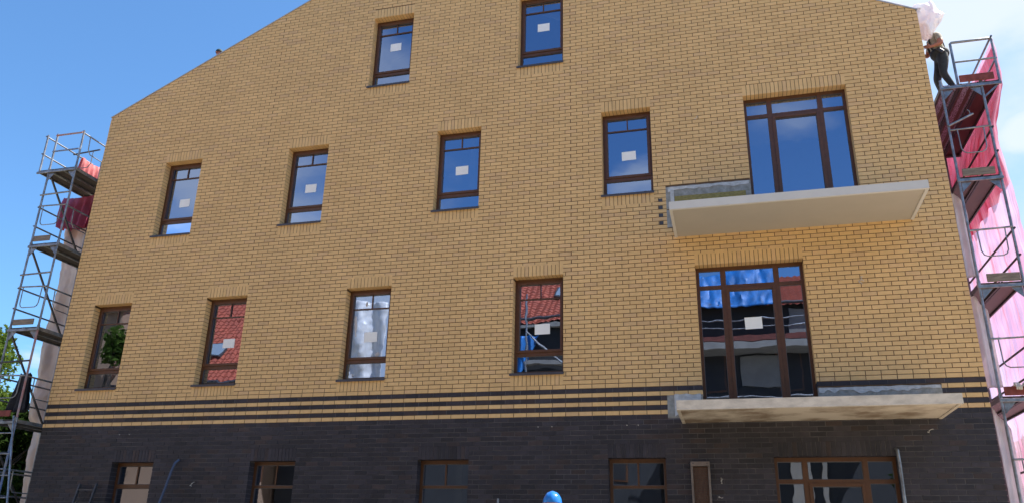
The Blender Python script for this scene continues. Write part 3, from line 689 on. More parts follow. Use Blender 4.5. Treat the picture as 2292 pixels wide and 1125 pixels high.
# ------------------------------------------------------------------ scaffolds
TR = .0235
def scaffold(root, xin, xout, y0, y1, levels, ztop, xext, rails_in, deckm, red=None, s=1):
    """s=+1: outer side towards +x. Every tube, board and plate is its own part."""
    def P(mb, name, m, **k): return at_root(mb.build(name, m, root, **k), root)
    zl = [GZ]+levels
    for x, side in ((xin, 'in'), (xout, 'out')):
        for yy in (y0, y1):
            for i in range(len(zl)):
                za = zl[i]; zb = zl[i+1] if i+1 < len(zl) else ztop[side]
                mm = M['steel']
                if red and side == red[0] and yy == y0 and i in red[1]: mm = M['steel_r']
                if red and side == red[0] and yy == y0 and i in red[2]: mm = M['steel_b']
                mb = MB(); mb.tube([(x, yy, za+(.02 if i else 0)), (x, yy, zb+.02)], TR, 12); P(mb, 'standard', mm, smooth=True)
                if i:
                    mb = MB(); mb.tube([(x, yy, za-.05), (x, yy, za+.06)], TR*1.35, 12); P(mb, 'coupler', M['steel'], smooth=True)
    for li, z in enumerate(levels):
        top = li == len(levels)-1
        xo = xext if (top and xext is not None) else xout
        for yy in (y0, y1):
            mb = MB(); mb.bar((xin-.03*s, yy-.035, z-.045), (xo+.03*s, yy-.035, z-.045), .03, .055); P(mb, 'transom', M['steel'], bevel=.003)
        # gusset plates at the frame corners
        for x, d in ((xin, s), (xout, -s)):
            mb = MB(); pts = [(x+d*.03, y0, z-.075), (x+d*.20, y0, z-.075), (x+d*.17, y0, z-.11), (x+d*.03, y0, z-.26)]
            n = [Vector(p)+Vector((0,.006,0)) for p in pts]; b = [Vector(p)-Vector((0,.006,0)) for p in pts]
            mb.poly(b); mb.poly(n[::-1])
            for i in range(4): mb.quad(b[i], n[i], n[(i+1)%4], b[(i+1)%4])
            P(mb, 'gusset_plate', M['steel'])
        # planks
        w = abs(xo-xin)+.02; npl = 3 if w > .85 else 2
        pw = w/npl
        for k in range(npl):
            xa = xin-.01*s+s*k*pw; xb = xa+s*(pw-.018)
            mb = MB(); mb.box(min(xa, xb), max(xa, xb), y0-.02, y1+.03, z-.018, z+.018)
            mp_ = deckm[1] if (top and len(deckm) > 1 and k < 2) else deckm[0]
            pl = P(mb, 'deck_board', mp_)
            mb = MB()
            for xx in (xa+.012*s, xb-.012*s): mb.box(min(xx-.014, xx+.014), max(xx-.014, xx+.014), y0-.022, y1+.032, z-.05, z+.024)
            o = mb.build('board_rim', M['steel'] if s < 0 else M['steel_d'], pl)
        # guard rails along the outer side and the inner side
        sides = [(xo, 1)]+([(xin, 0)] if rails_in and (top or li % 2 == 0 or True) else [])
        for x, outer in sides:
            for dz in ((.96, .48) if outer else (.96,)):
                mb = MB(); mb.tube([(x+.03*s, y0-.03, z+dz), (x+.03*s, y1+.05, z+dz-.0)], .019, 10); P(mb, 'guard_rail', M['steel'] if top or s < 0 else M['steel_d'], smooth=True)
            if not outer:
                mb = MB(); a, b = y0+.25, y1-.3
                mb.tube([(x+.03*s, a, z+.96), (x+.03*s, a+.02, z+.62), (x+.03*s, a+.10, z+.52), (x+.03*s, b-.10, z+.52), (x+.03*s, b-.02, z+.62), (x+.03*s, b, z+.96)], .012, 8); P(mb, 'guard_bow', M['steel'], smooth=True)
        if top and s < 0:
            mb = MB(); mb.tube([(xo, y0, z-.04), (xo, y0, z+1.0)], TR, 12); P(mb, 'standard', M['steel'], smooth=True)
            for dz in (.50,):
                mb = MB(); mb.tube([(xin, y0-.03, z+dz), (xout, y0-.03, z+dz)], .020, 10); P(mb, 'end_rail', M['steel_b'], smooth=True)
            mb = MB(); mb.tube([(xin, y0-.03, z+.94), (xout, y0-.03, z+.94)], .022, 10); P(mb, 'end_rail', M['steel_r'], smooth=True)
            mb = MB(); mb.tube([(xo-.05, y0+.9, z+.78+.15), (xo+.75, y0+.9, z+.83+.15)], .020, 10); P(mb, 'end_rail', M['steel_d'], smooth=True)
            mb = MB(); a, b = xo+.55, xo+.12; z_ = z+.96
            mb.tube([(a, y0+.9, z_), (a, y0+.9, z_-.35), (a-.08, y0+.9, z_-.45), (b+.08, y0+.9, z_-.45)], .011, 8); P(mb, 'guard_bow', M['steel'], smooth=True)
        if not top:
            # end guard at the front: a rail with a bent bow below it
            zz = z+.96
            mb = MB(); mb.tube([(xin, y0-.03, zz), (xout, y0-.03, zz+.02)], .017, 10); P(mb, 'end_rail', M['steel'], smooth=True)
            a, b = xin+s*.12, xout-s*.12
            mb = MB(); mb.tube([(a, y0-.03, zz), (a+s*.01, y0-.03, zz-.38), (a+s*.04, y0-.03, zz-.45), (a+s*.10, y0-.03, zz-.48), (b-s*.10, y0-.03, zz-.48), (b-s*.04, y0-.03, zz-.45), (b-s*.01, y0-.03, zz-.38), (b, y0-.03, zz)], .011, 8)
            P(mb, 'guard_bow', M['steel'], smooth=True)
            # outer diagonal brace
        if li and s < 0:
            mb = MB(); za, zb = z-.12, levels[li-1]+.12
            mb.bar((xout-.03*s, y0+.05, za), (xout-.03*s, y0+(y1-y0)*(.98 if s < 0 else .9), zb), .035, .035); P(mb, 'brace', M['steel_d'])
    return P
sl_ = empty('scaffold', (-12.7, .2, GZ)); tag(sl_, 'steel frame scaffold tower at the left end of the building, with pink cloth on top', 'scaffold', 'scaffolds at both ends of the building')
LL = [.52, 2.49, 4.53, 6.53, 8.46]
PL = scaffold(sl_, -12.30, -13.07, -.5, 1.0, LL, {'in': 9.44, 'out': 9.44}, -13.36, True, [M['ply_d']], red=('in', (2,), (1,)), s=-1)
for z, xa, xb, m in ((6.60, -12.98, -12.52, 'plank_x'), (4.60, -12.98, -12.42, 'plank_x'), (2.57, -13.05, -12.45, 'plank_r')):
    mb = MB(); mb.box(xa, xb, -.56, -.53, z, z+.13); PL(mb, 'toe_board', M[m], bevel=.004)
for z in LL[:-1]:
    mb = MB(); mb.tube([(-12.3, -.53, z+1.29), (-13.12, -.53, z+1.27)], .020, 10); PL(mb, 'end_rail', M['steel_d'] if z < 4 else M['steel'], smooth=True)
sr_ = empty('scaffold', (7.0, 1.5, GZ)); tag(sr_, 'steel frame scaffold tower with brown boards at the right end of the building', 'scaffold', 'scaffolds at both ends of the building')
RL = [.62, 2.55, 4.46, 6.42, 8.30]
PR = scaffold(sr_, 6.62, 7.29, 0.0, 2.95, RL, {'in': 8.42, 'out': 8.34}, 7.58, False, [M['ply'], M['print']], s=1)
for z, xa, xb, m in ((8.33, 6.93, 7.50, 'plank_r'), (6.44, 6.68, 7.20, 'plank_x'), (4.48, 6.74, 7.24, 'plank_x'), (2.575, 6.67, 7.26, 'plank_r')):
    mb = MB(); mb.box(xa, xb, -.075, -.045, z, z+.14); PR(mb, 'toe_board', M[m], bevel=.004)
# guard frame on the top deck
mb = MB(); mb.tube([(6.91, 0, 8.30), (6.91, 0, 9.21), (6.93, 0, 9.23), (7.59, 0, 9.23), (7.61, 0, 9.21), (7.60, 0, 8.30)], .024, 12); PR(mb, 'guard_frame', M['steel'], smooth=True)
mb = MB(); mb.tube([(6.91, 0, 8.80), (7.60, 0, 8.80)], .019, 10); PR(mb, 'guard_frame', M['steel'], smooth=True)
mb = MB(); mb.tube([(6.60, -.05, 7.46), (7.06, .02, 7.70)], .022, 10); mb.tube([(7.02, .02, 7.66), (7.0, .0, 7.76), (6.97, 0, 7.78)], .010, 8); PR(mb, 'wall_tie', M['steel'], smooth=True)
mb = MB(); mb.bar((7.29, 0, 8.0), (7.56, 0, 8.24), .02, .03); PR(mb, 'bracket_strut', M['steel'])
# second bay decks further back, under the first ones' line
for z in RL:
    for k in range(2):
        mb = MB(); xa = 6.63+k*.34; mb.box(xa, xa+.32, 3.02, 5.9, z-.018, z+.018); PR(mb, 'deck_board', M['ply'])

# access ladder at the far left
la = empty('access_ladder', (-12.2, -.9, GZ)); tag(la, 'pale leaning access ladder at the bottom of the left scaffold', 'ladder')
for dx in (0, -.42):
    mb = MB(); mb.tube([(-12.26+dx, -.62, 2.56), (-11.52+dx, -1.0, .80), (-10.85+dx, -1.4, GZ)], .022, 8); at_root(mb.build('stile', M['steel'], la, smooth=True), la)
for k in range(8):
    t = (k+.6)/8; p = Vector((-12.26, -.62, 2.46)).lerp(Vector((-10.85, -1.4, GZ)), t); p.x += .02*math.sin(3*t)
    mb = MB(); mb.tube([p, p+Vector((-.42, 0, 0))], .014, 8); at_root(mb.build('rung', M['steel'], la, smooth=True), la)

# ------------------------------------------------------------------ nets and sheets
prof = [(9.22,7.63),(8.9,7.64),(8.27,7.62),(7.9,7.50),(7.5,7.37),(7.0,7.345),(6.7,7.37),(6.4,7.40),(6.0,7.42),(5.5,7.43),(5.0,7.48),(4,7.52),(2,7.55),(GZ,7.62)]
def px_(z):
    for (za, xa), (zb, xb) in zip(prof, prof[1:]):
        if zb <= z <= za: t = (z-zb)/(za-zb); return xb+(xa-xb)*t
    return prof[0][1] if z > 9 else prof[-1][1]
def netf(zlo, zhi, ylo, yhi, off, seed):
    def fn(u, v):
        z = zlo+v*(zhi-zlo); y = ylo+u*(yhi-ylo)
        x = px_(z)*(1-u*.55)+7.64*u*.55
        k = min(1, (9.3-z)*.7)*min(1, .25+u*4)
        x += off+k*(.045*math.sin(y*9+1.1*z*.3+seed)+.05*nz(y, z*.35, seed, 2.4)+.03*nz(y*2.5, z*.9, seed, 3))+.02*nz(seed, z, 0, 4)
        y += .03*nz(z, seed, 0, 3)
        return (max(x, 7.325+off*.2), y, z)
    return fn
o = grid(netf(GZ, 9.2, -.04, 6.5, .0, 0), 170, 150).build('debris_net', M['net'], smooth=True); tag(o, 'pale pink debris net hanging down the outer side of the right scaffold', 'net', 'pink nets on the right scaffold')
o = grid(netf(6.35, 9.2, .12, 6.5, .05, 3), 120, 50).build('debris_net', M['net_r'], smooth=True); tag(o, 'deeper red layer of debris net at the top of the right scaffold', 'net', 'pink nets on the right scaffold')
def wsheet(z0, z1, x0, x1, y, seed):
    def fn(u, v):
        zt = z1+.0-.35*(u)*(1 if seed else 1); z = z0+v*(zt-z0); x = x0+u*(x1-x0)
        return (x, y+.03*math.sin(x*40+seed)+.05*nz(x, z, seed, 3), z)
    o = grid(fn, 18, 30).build('plastic_sheet', M['film'], smooth=True); solidify(o, .002); return o
tag(wsheet(4.75, 6.45, 6.60, 6.80, .5, 0), 'white plastic strip between wall corner and right scaffold, upper one under the balcony height', 'plastic sheet', 'white plastic strips by the right corner')
tag(wsheet(2.80, 4.50, 6.60, 6.82, .5, 2), 'white plastic strip by the right wall corner, level with the dark brick stripes', 'plastic sheet', 'white plastic strips by the right corner')
tag(wsheet(GZ, 2.48, 6.60, 6.84, .5, 4), 'greyish white plastic strip by the right wall corner, lowest one beside the dark brick', 'plastic sheet', 'white plastic strips by the right corner')
lp = [(8.15,-13.55),(7.9,-13.98),(7.2,-13.9),(6.3,-13.70),(5.4,-13.80),(3.9,-13.79),(2.85,-13.77),(2.6,-13.50),(1.8,-13.47),(1.1,-13.40),(GZ,-13.3)]
def lx(z):
    for (za, xa), (zb, xb) in zip(lp, lp[1:]):
        if zb <= z <= za: t = (z-zb)/(za-zb); return xb+(xa-xb)*t
    return lp[0][1]
def lsheet(u, v):
    z = GZ+v*(8.15-GZ); xl = lx(z)+.03*nz(z, 2, 0, 5); x = xl+u*(-12.45-xl)
    return (x, 1.08+.05*math.sin(x*9+.4*z)+.07*nz(x*1.2, z*.5, 0, 3)+.03*nz(x, z, 4, 9)+.12*(1-min(1, u*5)), z)
o = grid(lsheet, 40, 130).build('draped_sheet', M['kraft'], smooth=True); solidify(o, .004)
tag(o, 'dusty pinkish beige sheet draped down behind the left scaffold', 'plastic sheet')
def hang(x0, x1, y0, y1, z0, z1, m, name, label, cat, seed, flare=.0, group=None, amp=.035, fr=24):
    def fn(u, v):
        w = v*2-1; zt = z1-abs(w)*(z1-z0)-(.06*nz(u*3, seed, w, 2) if abs(w) > .9 else 0)
        d = 1 if w > 0 else -1; c = (1-abs(w))
        x = x0+u*(x1-x0)+flare*(u-.5)*abs(w); y = y0+u*(y1-y0)
        off = d*(.03+.03*abs(w))+amp*math.sin(u*fr+seed+2*abs(w))*min(1, abs(w)*3)
        dx, dy = -(y1-y0), (x1-x0); L = math.hypot(dx, dy)
        return (x+dx/L*off+.015*nz(x, zt, seed, 8), y+dy/L*off, zt+.02*nz(u*4, seed, 0, 3)+(-.04*math.sin(u*3.1)))
    o = grid(fn, 40, 36).build(name, m, smooth=True); solidify(o, .006); return tag(o, label, cat, group)
hang(-13.32, -13.32, .60, 1.22, 8.50, 9.40, M['cloth_r'], 'net_bundle', 'bright coral red net draped over the top rail of the left scaffold', 'net', 1)
hang(-13.85, -12.9, .86, .86, 7.55, 8.40, M['cloth_p'], 'net_bundle', 'purplish red net bundle hanging below the top deck of the left scaffold', 'net', 4, amp=.06)
hang(-12.66, -12.40, -.3, -.3, 2.74, 3.56, M['navy'], 'jacket', 'dark navy jacket hung on the left scaffold above the red board', 'jacket', 2, flare=.26, amp=.03, fr=14)

# plastic at the top right corner of the gable
bm = bmesh.new(); bmesh.ops.create_icosphere(bm, subdivisions=3, radius=1)
for v in bm.verts:
    p = v.co.copy(); d = 1+.20*noise.noise(p*1.5+Vector((3,1,2)))+.22*noise.noise(p*2.6+Vector((1,7,3)))+.12*noise.noise(p*6)
    taper = 1-.45*max(0, -p.z)
    v.co = Vector((p.x*.27*d*taper-.04*p.z*0, p.y*.20*d, p.z*.42*d))
    v.co.x += -.10*max(0, -p.z)
me = bpy.data.meshes.new('plastic_bag'); bm.to_mesh(me); bm.free(); me.materials.append(M['bagfilm'])
o = link('plastic_bag', me); o.location = (6.65, .18, 9.93); o.rotation_euler = (0, R(-8), 0)
tag(o, 'billowing white plastic wrapped round the top right corner of the brick gable', 'plastic sheet')
def strip(u, v):
    x = 5.0+u*1.55; z0_ = EZ+SL*(XR-x) if x < XR else EZ
    return (x, -.01+v*.28, z0_+.035+.05*math.sin(u*3.1)*(.5+.5*math.sin(u*7))+.045*(1-abs(v*2-1))+.02*nz(x, v, 0, 6))
o = grid(strip, 50, 8).build('film_strip', M['bagfilm'], smooth=True); solidify(o, .003); tag(o, 'thin white plastic film lying along the right slope of the gable', 'plastic sheet')

# ------------------------------------------------------------------ people
def skin_fig(name, verts, edges, mats, mat_of, loc, rotz=0, scale=1.0, root=0, sub=2):
    me = bpy.data.meshes.new(name); me.from_pydata([v[:3] for v in verts], edges, []); o = bpy.data.objects.new(name, me); COL.objects.link(o)
    sk = o.modifiers.new('skin', 'SKIN'); sk.use_smooth_shade = True
    for i, v in enumerate(verts):
        d = me.skin_vertices[0].data[i]; d.radius = (v[3], v[4] if len(v) > 4 else v[3]); d.use_root = i == root
    s = o.modifiers.new('sub', 'SUBSURF'); s.levels = sub; s.render_levels = sub
    dg = bpy.context.evaluated_depsgraph_get(); ev = o.evaluated_get(dg); nm = bpy.data.meshes.new_from_object(ev)
    o.modifiers.clear(); o.data = nm
    nm.materials.clear()
    for m in mats: nm.materials.append(m)
    segs = [(Vector(verts[a][:3]), Vector(verts[b][:3]), a, b) for a, b in edges]
    for p in nm.polygons:
        c = p.center; best = 1e9; bi = None; bt = 0
        for a, b, ia, ib in segs:
            ab = b-a; t = max(0, min(1, (c-a).dot(ab)/max(ab.length_squared, 1e-9))); d = (a+ab*t-c).length-(verts[ia][3]*(1-t)+verts[ib][3]*t)
            if d < best: best = d; bi = (ia, ib); bt = t
        p.material_index = mat_of(bi, bt, c); p.use_smooth = True
    o.location = loc; o.rotation_euler = (0, 0, rotz); o.scale = (scale,)*3
    return o
def figure(J, hand_dirs):
    """J: joint dict in metres. Returns verts, edges, index map"""
    V = []; E = []; ix = {}
    def add(n, r, r2=None):
        ix[n] = len(V); V.append((*J[n], r, r2 or r))
    add('pelvis', .135, .105); add('waist', .125, .095); add('chest', .155, .105); add('upper', .135, .09); add('neck0', .06); add('neck1', .052); add('head0', .072, .080); add('head1', .082, .092); add('head2', .058, .066)
    for a, b in (('pelvis','waist'),('waist','chest'),('chest','upper'),('upper','neck0'),('neck0','neck1'),('neck1','head0'),('head0','head1'),('head1','head2')): E.append((ix[a], ix[b]))
    for s in 'LR':
        for n, r in (('sh', .062), ('elb', .043), ('wri', .028)): add(n+s, r)
        E += [(ix['upper'], ix['sh'+s]), (ix['sh'+s], ix['elb'+s]), (ix['elb'+s], ix['wri'+s])]
        d = Vector(hand_dirs[s][0]).normalized(); side = Vector(hand_dirs[s][1]).normalized(); nrm = d.cross(side)
        w = Vector(J['wri'+s]); palm = w+d*.075; J['palm'+s] = tuple(palm); add('palm'+s, .036, .02); E.append((ix['wri'+s], ix['palm'+s]))
        for k, L in enumerate((.062, .075, .070, .055)):
            b0 = palm+d*.015+side*(.03-.02*k); m1 = b0+d*L*.55+nrm*.008; t1 = m1+d*L*.35+nrm*.025
            prev = ix['palm'+s]
            for q, (pt, rr) in enumerate(((b0, .010), (m1, .009), (t1, .0075))):
                V.append((*pt, rr, rr)); E.append((prev, len(V)-1)); prev = len(V)-1
        b0 = w+d*.03+side*.035; m1 = b0+side*.03+d*.025; t1 = m1+d*.03
        prev = ix['palm'+s]
        for pt, rr in ((b0+d*.01, .012), (m1, .011), (t1, .009)): V.append((*pt, rr, rr)); E.append((prev, len(V)-1)); prev = len(V)-1
        for n, r in (('hip', .098), ('knee', .062), ('ank', .042)): add(n+s, r)
        add('heel'+s, .042); add('toe'+s, .035)
        E += [(ix['pelvis'], ix['hip'+s]), (ix['hip'+s], ix['knee'+s]), (ix['knee'+s], ix['ank'+s]), (ix['ank'+s], ix['heel'+s]), (ix['heel'+s], ix['toe'+s])]
    return V, E, ix
def person(name, label, J, hd, loc, rotz, top, legs, skin, sleeves='short', scale=.96, fat=1.0):
    V, E, ix = figure(J, hd); V = [(*v[:3], v[3]*(fat if v[3] > .03 else 1), (v[4] if len(v) > 4 else v[3])*(fat if v[3] > .03 else 1)) for v in V]; inv = {v: k for k, v in ix.items()}
    def mo(seg, t, c):
        a, b = inv.get(seg[0], 'f'), inv.get(seg[1], 'f')
        if a.startswith(('hip', 'knee', 'pelvis')) and b.startswith(('hip', 'knee', 'ank')): return 1
        if a.startswith(('ank', 'heel')): return 3
        if a == 'pelvis' or (a == 'waist' and False): return 1 if t < .45 else 0
        if a in ('waist', 'chest') or (a == 'upper' and b != 'neck0'): return 0
        if a == 'upper': return 0
        if a.startswith('sh'): return 0 if (t < .62 or sleeves == 'long') else 2
        if a.startswith('elb') and sleeves == 'long': return 0
        return 2
    o = skin_fig(name, V, E, [top, legs, skin, M['navy']], mo, loc, rotz, scale)
    # face: nose, eyes, mouth, ears
    H = Vector(J['head1']); f = Vector(J.get('face', (0, -1, 0))).normalized(); r = f.cross(Vector((0,0,1))).normalized()
    fm = MB(); fm.tube([H+f*.085+Vector((0,0,.005)), H+f*.108-Vector((0,0,.028)), H+f*.095-Vector((0,0,.038))], .010, 8, r1=.014)
    no = fm.build('nose', skin, o, smooth=True)
    for sgn in (-1, 1):
        em = MB(); em.tube([H+f*.082+r*.032*sgn+Vector((0,0,.006)), H+f*.092+r*.032*sgn+Vector((0,0,.006))], .012, 10); em.build('eye', M['hair'], o, smooth=True)
        em = MB(); em.tube([H+r*.085*sgn-f*.005+Vector((0,0,.015)), H+r*.100*sgn-f*.012, H+r*.088*sgn-f*.002-Vector((0,0,.028))], .013, 8); em.build('ear', skin, o, smooth=True)
    em = MB(); em.tube([H+f*.080-r*.022-Vector((0,0,.062)), H+f*.090-Vector((0,0,.064)), H+f*.080+r*.022-Vector((0,0,.062))], .007, 8); em.build('mouth', M['skin_r'], o, smooth=True)
    tag(o, label, 'person'); return o, H, f, r
def stand(face=(0,-1,0)):
    return dict(pelvis=(0,0,.98), waist=(0,0,1.12), chest=(0,0,1.30), upper=(0,.005,1.44), neck0=(0,0,1.51), neck1=(0,-.01,1.56), head0=(0,-.02,1.62), head1=(0,-.02,1.69), head2=(0,-.01,1.77),
      shL=(-.18,0,1.43), elbL=(-.24,.02,1.14), wriL=(-.24,-.08,.90), shR=(.18,0,1.43), elbR=(.24,.02,1.14), wriR=(.24,-.08,.90),
      hipL=(-.09,0,.93), kneeL=(-.10,-.02,.50), ankL=(-.10,.03,.10), heelL=(-.10,.05,.045), toeL=(-.11,-.14,.035),
      hipR=(.09,0,.93), kneeR=(.10,-.02,.50), ankR=(.10,.03,.10), heelR=(.10,.05,.045), toeR=(.11,-.14,.035), face=face)
HD = {'L': ((0,-.1,-1), (0,-1,0)), 'R': ((0,-.1,-1), (0,-1,0))}
# helmeted person below the frame, seen by the helmet only
J = stand((-.2, 1, 0))
for k in list(J):
    if k != 'face': J[k] = (J[k][0], -J[k][1], J[k][2])
HD2 = {'L': ((0,.1,-1), (0,1,0)), 'R': ((0,.1,-1), (0,1,0))}
o, H, f, r = person('person', 'person in a blue hard hat standing in front of the dark brick wall', J, HD2, (.43, -5.33, GZ), R(8), M['khaki'], M['work'], M['skin'], 'long', .955)
bm = bmesh.new(); bmesh.ops.create_uvsphere(bm, u_segments=36, v_segments=22, radius=1)
for v in list(bm.verts):
    if v.co.z < -.06: bm.verts.remove(v)
for v in bm.verts:
    p = v.co; ridge = .035*math.exp(-(p.x/.16)**2)+.022*math.exp(-((abs(p.x)-.52)/.09)**2)
    q = 1+ridge*(1 if p.z > .1 else .3); v.co = Vector((p.x*.112*q, p.y*.135*q, p.z*.132*q))
for fc in bm.faces: fc.smooth = True
me = bpy.data.meshes.new('hard_hat'); bm.to_mesh(me); bm.free(); me.materials.append(M['helmet'])
hh = link('hard_hat', me, o); hh.location = (0, .02, 1.695)
mb = MB(); mb.tube([(-.11,.06,1.69),(-.07,.155,1.685),(0,.18,1.68),(.07,.155,1.685),(.11,.06,1.69)], .012, 8); mb.build('brim', M['helmet'], o, smooth=True)

# worker on the top deck at the right corner, leaning to the wall, head in the plastic
J = dict(pelvis=(.08,0,.90), waist=(.04,0,1.03), chest=(.01,0,1.20), upper=(0,0,1.33), neck0=(-.05,0,1.41), neck1=(-.09,0,1.45), head0=(-.13,0,1.51), head1=(-.15,0,1.58), head2=(-.16,0,1.66),
  shL=(.03,-.17,1.32), elbL=(.04,-.27,1.07), wriL=(-.13,-.26,1.02), shR=(-.03,.17,1.31), elbR=(-.10,.25,1.10), wriR=(-.18,.20,1.12),
  hipL=(.08,-.09,.86), kneeL=(.02,-.12,.47), ankL=(.17,-.12,.10), heelL=(.20,-.12,.045), toeL=(.02,-.13,.035),
  hipR=(.08,.09,.86), kneeR=(-.04,.14,.48), ankR=(.03,.15,.10), heelR=(.06,.15,.045), toeR=(-.12,.15,.035), face=(-1,0,-.05))
o, H, f, r = person('person', 'worker in khaki shirt and dark overalls on the top right scaffold below white plastic', J,
   {'L': ((-1,.15,.1), (0,0,1)), 'R': ((-1,0,.2), (0,0,1))}, (6.775, .42, 8.315), R(0), M['khaki'], M['work'], M['skin_r'], 'short', .98, 1.22)
for yy in (-.085, .085):
    mb = MB(); mb.tube([(-.085, yy, 1.05), (-.115, yy*.9, 1.2), (-.10, yy, 1.34), (-.01, yy, 1.41), (.085, yy, 1.34), (.135, yy*.6, 1.18), (.16, yy*.3, 1.05)], .017, 8); mb.build('brace_strap', M['work'], o, smooth=True)
bm = bmesh.new(); bmesh.ops.create_uvsphere(bm, u_segments=18, v_segments=12, radius=1)
for v in bm.verts: v.co = Vector((v.co.x*.175, v.co.y*.17, v.co.z*.14))*(1+.05*noise.noise(v.co*3))
for fc in bm.faces: fc.smooth = True
me = bpy.data.meshes.new('tool_belt'); bm.to_mesh(me); bm.free(); me.materials.append(M['work']); q = link('tool_belt', me, o); q.location = (.055, 0, .98)
mb = MB(); mb.bar((-.02, -.17, 1.02), (.07, -.19, .90), .045, .07); mb.build('tool_pouch', M['darkmetal'], o, bevel=.01)
mb = MB(); mb.tube([(-.06,-.155,1.06),(.0,-.19,1.085),(.07,-.18,1.07)], .010, 8); mb.build('tape', M['yellow_tape'], o, smooth=True)
mb = MB(); mb.tube([(-.15,-.0,1.685),(-.15,-.0,1.63)], .085, 16, r1=.09); mb.build('hair', M['hair'], o, smooth=True)

# person behind the left roof slope, only the cap shows
J = stand((.8, -.6, 0)); 
o, H, f, r = person('person', 'person in a dark green cap peeping over the left roof slope', J, HD, (-9.82, .72, 10.47), R(30), M['navy'], M['work'], M['skin_r'], 'long', .96)
bm = bmesh.new(); bmesh.ops.create_uvsphere(bm, u_segments=20, v_segments=14, radius=1)
for v in bm.verts: v.co = Vector((v.co.x*.100, v.co.y*.112, max(v.co.z, -.1)*.10))
for fc in bm.faces: fc.smooth = True
me = bpy.data.meshes.new('cap'); bm.to_mesh(me); bm.free(); me.materials.append(M['cap']); q = link('cap', me, o); q.location = (0, -.01, 1.72)
CAPPER = o

# gloves on the red toe board of the right scaffold
def glove(root, m, flip):
    V = [(0,0,0,.045,.03), (.07,0,.01,.048,.028)]; E = [(0,1)]
    for k, L in enumerate((.055, .065, .06, .05)):
        y = (.036-.024*k)*flip
        V.append((.10, y, .0, .014, .014)); E.append((1, len(V)-1)); V.append((.10+L*.5, y, -.02, .013, .013)); E.append((len(V)-2, len(V)-1)); V.append((.10+L*.7, y, -.06, .012, .012)); E.append((len(V)-2, len(V)-1))
    V.append((.04, .055*flip, 0, .016, .016)); E.append((0, len(V)-1)); V.append((.08, .075*flip, -.02, .013, .013)); E.append((len(V)-2, len(V)-1))
    return skin_fig('work_glove', V, E, [m], lambda *a: 0, root, R(-60), 1.0)
o = glove((6.84, -.06, 2.755), M['glove'], 1); o.rotation_euler = (0, R(25), R(-75)); tag(o, 'cream work glove lying over the red board of the right scaffold, nearer the wall', 'glove', 'work gloves')
o = glove((7.0, -.06, 2.755), M['glove'], -1); o.rotation_euler = (0, R(30), R(-95)); tag(o, 'cream work glove draped over the red board of the right scaffold, nearer the net', 'glove', 'work gloves')

# ------------------------------------------------------------------ trees
def tree(label, base, h, rx, rz, n, m, seed, tr=.2, ls=.09, clumps=26, low=.35):
    rnd = random.Random(seed); root = empty('tree', base); tag(root, label, 'tree', 'trees left of the building' if base[1] > 0 else 'trees opposite')
    bx = Vector(base); top = Vector((rnd.uniform(-.3,.3), rnd.uniform(-.3,.3), h*.8))
    mb = MB(); pts = [Vector((0,0,0)), Vector((.1,0,h*.25)), Vector((-.05,.1,h*.5)), top]
    mb.tube(pts, tr, 10, r1=tr*.25)
    cl = []
    for k in range(clumps):
        a = rnd.uniform(0, 2*math.pi); zf = rnd.uniform(low, 1.0); rr = rx*math.sqrt(rnd.uniform(.1, 1))*(1-.55*((zf-.55)/.5)**2 if zf > .3 else .8)
        c = Vector((math.cos(a)*rr, math.sin(a)*rr, h*zf)); cl.append((c, rnd.uniform(.45, 1.0)*rx*.34))
        s = Vector((0, 0, h*zf*.62)); mid = s.lerp(c, .5)+Vector((0, 0, .15*rnd.random()*h*.2))
        mb.tube([s, mid, c], tr*.22, 6, r1=.012)
    b = mb.build('trunk', M['bark'], root, smooth=True)
    lf = MB()
    for i in range(n):
        c, cr = cl[rnd.randrange(len(cl))]
        d = Vector((rnd.gauss(0,1), rnd.gauss(0,1), rnd.gauss(0,.8))); d = d.normalized()*cr*(rnd.random()**.45)
        p = c+d; s = ls*rnd.uniform(.6, 1.3)
        a = Vector((rnd.gauss(0,1), rnd.gauss(0,1), rnd.gauss(0,1))).normalized(); q = a.orthogonal().normalized(); w = a.cross(q)
        th = rnd.uniform(0, 6.28); u = q*math.cos(th)+w*math.sin(th); v = a.cross(u)
        lf.v += [tuple(p-u*s), tuple(p+v*s*.45+a*s*.1), tuple(p+u*s), tuple(p-v*s*.45+a*s*.1)]; k = len(lf.v); lf.f.append((k-4,k-3,k-2,k-1)); lf.m.append(0)
    me = lf.mesh('crown', m); c = link('crown', me, root)
    return root
tree('light green leafy tree with thin branches beyond the left scaffold', (-19.6, 4.5, GZ), 7.0, 1.9, 0, 9000, M['leaf'], 5, .16, .085, 26, .5)
tree('bright green tree at the left edge behind the scaffold ladder', (-21.2, 6.6, GZ), 6.0, 2.0, 0, 14000, M['leaf'], 9, .2, .09, 30, .45)
tree('dense green tree with shade-darkened leaves low behind the left scaffold', (-17.6, 4.0, GZ), 4.3, 2.7, 0, 46000, M['leaf_dd'], 12, .2, .11, 44, .06)
tree('small green tree beyond the lowest deck of the right scaffold', (10.5, 11.0, GZ), 4.6, 1.6, 0, 9000, M['leaf_d'], 15, .12, .10, 20, .15)

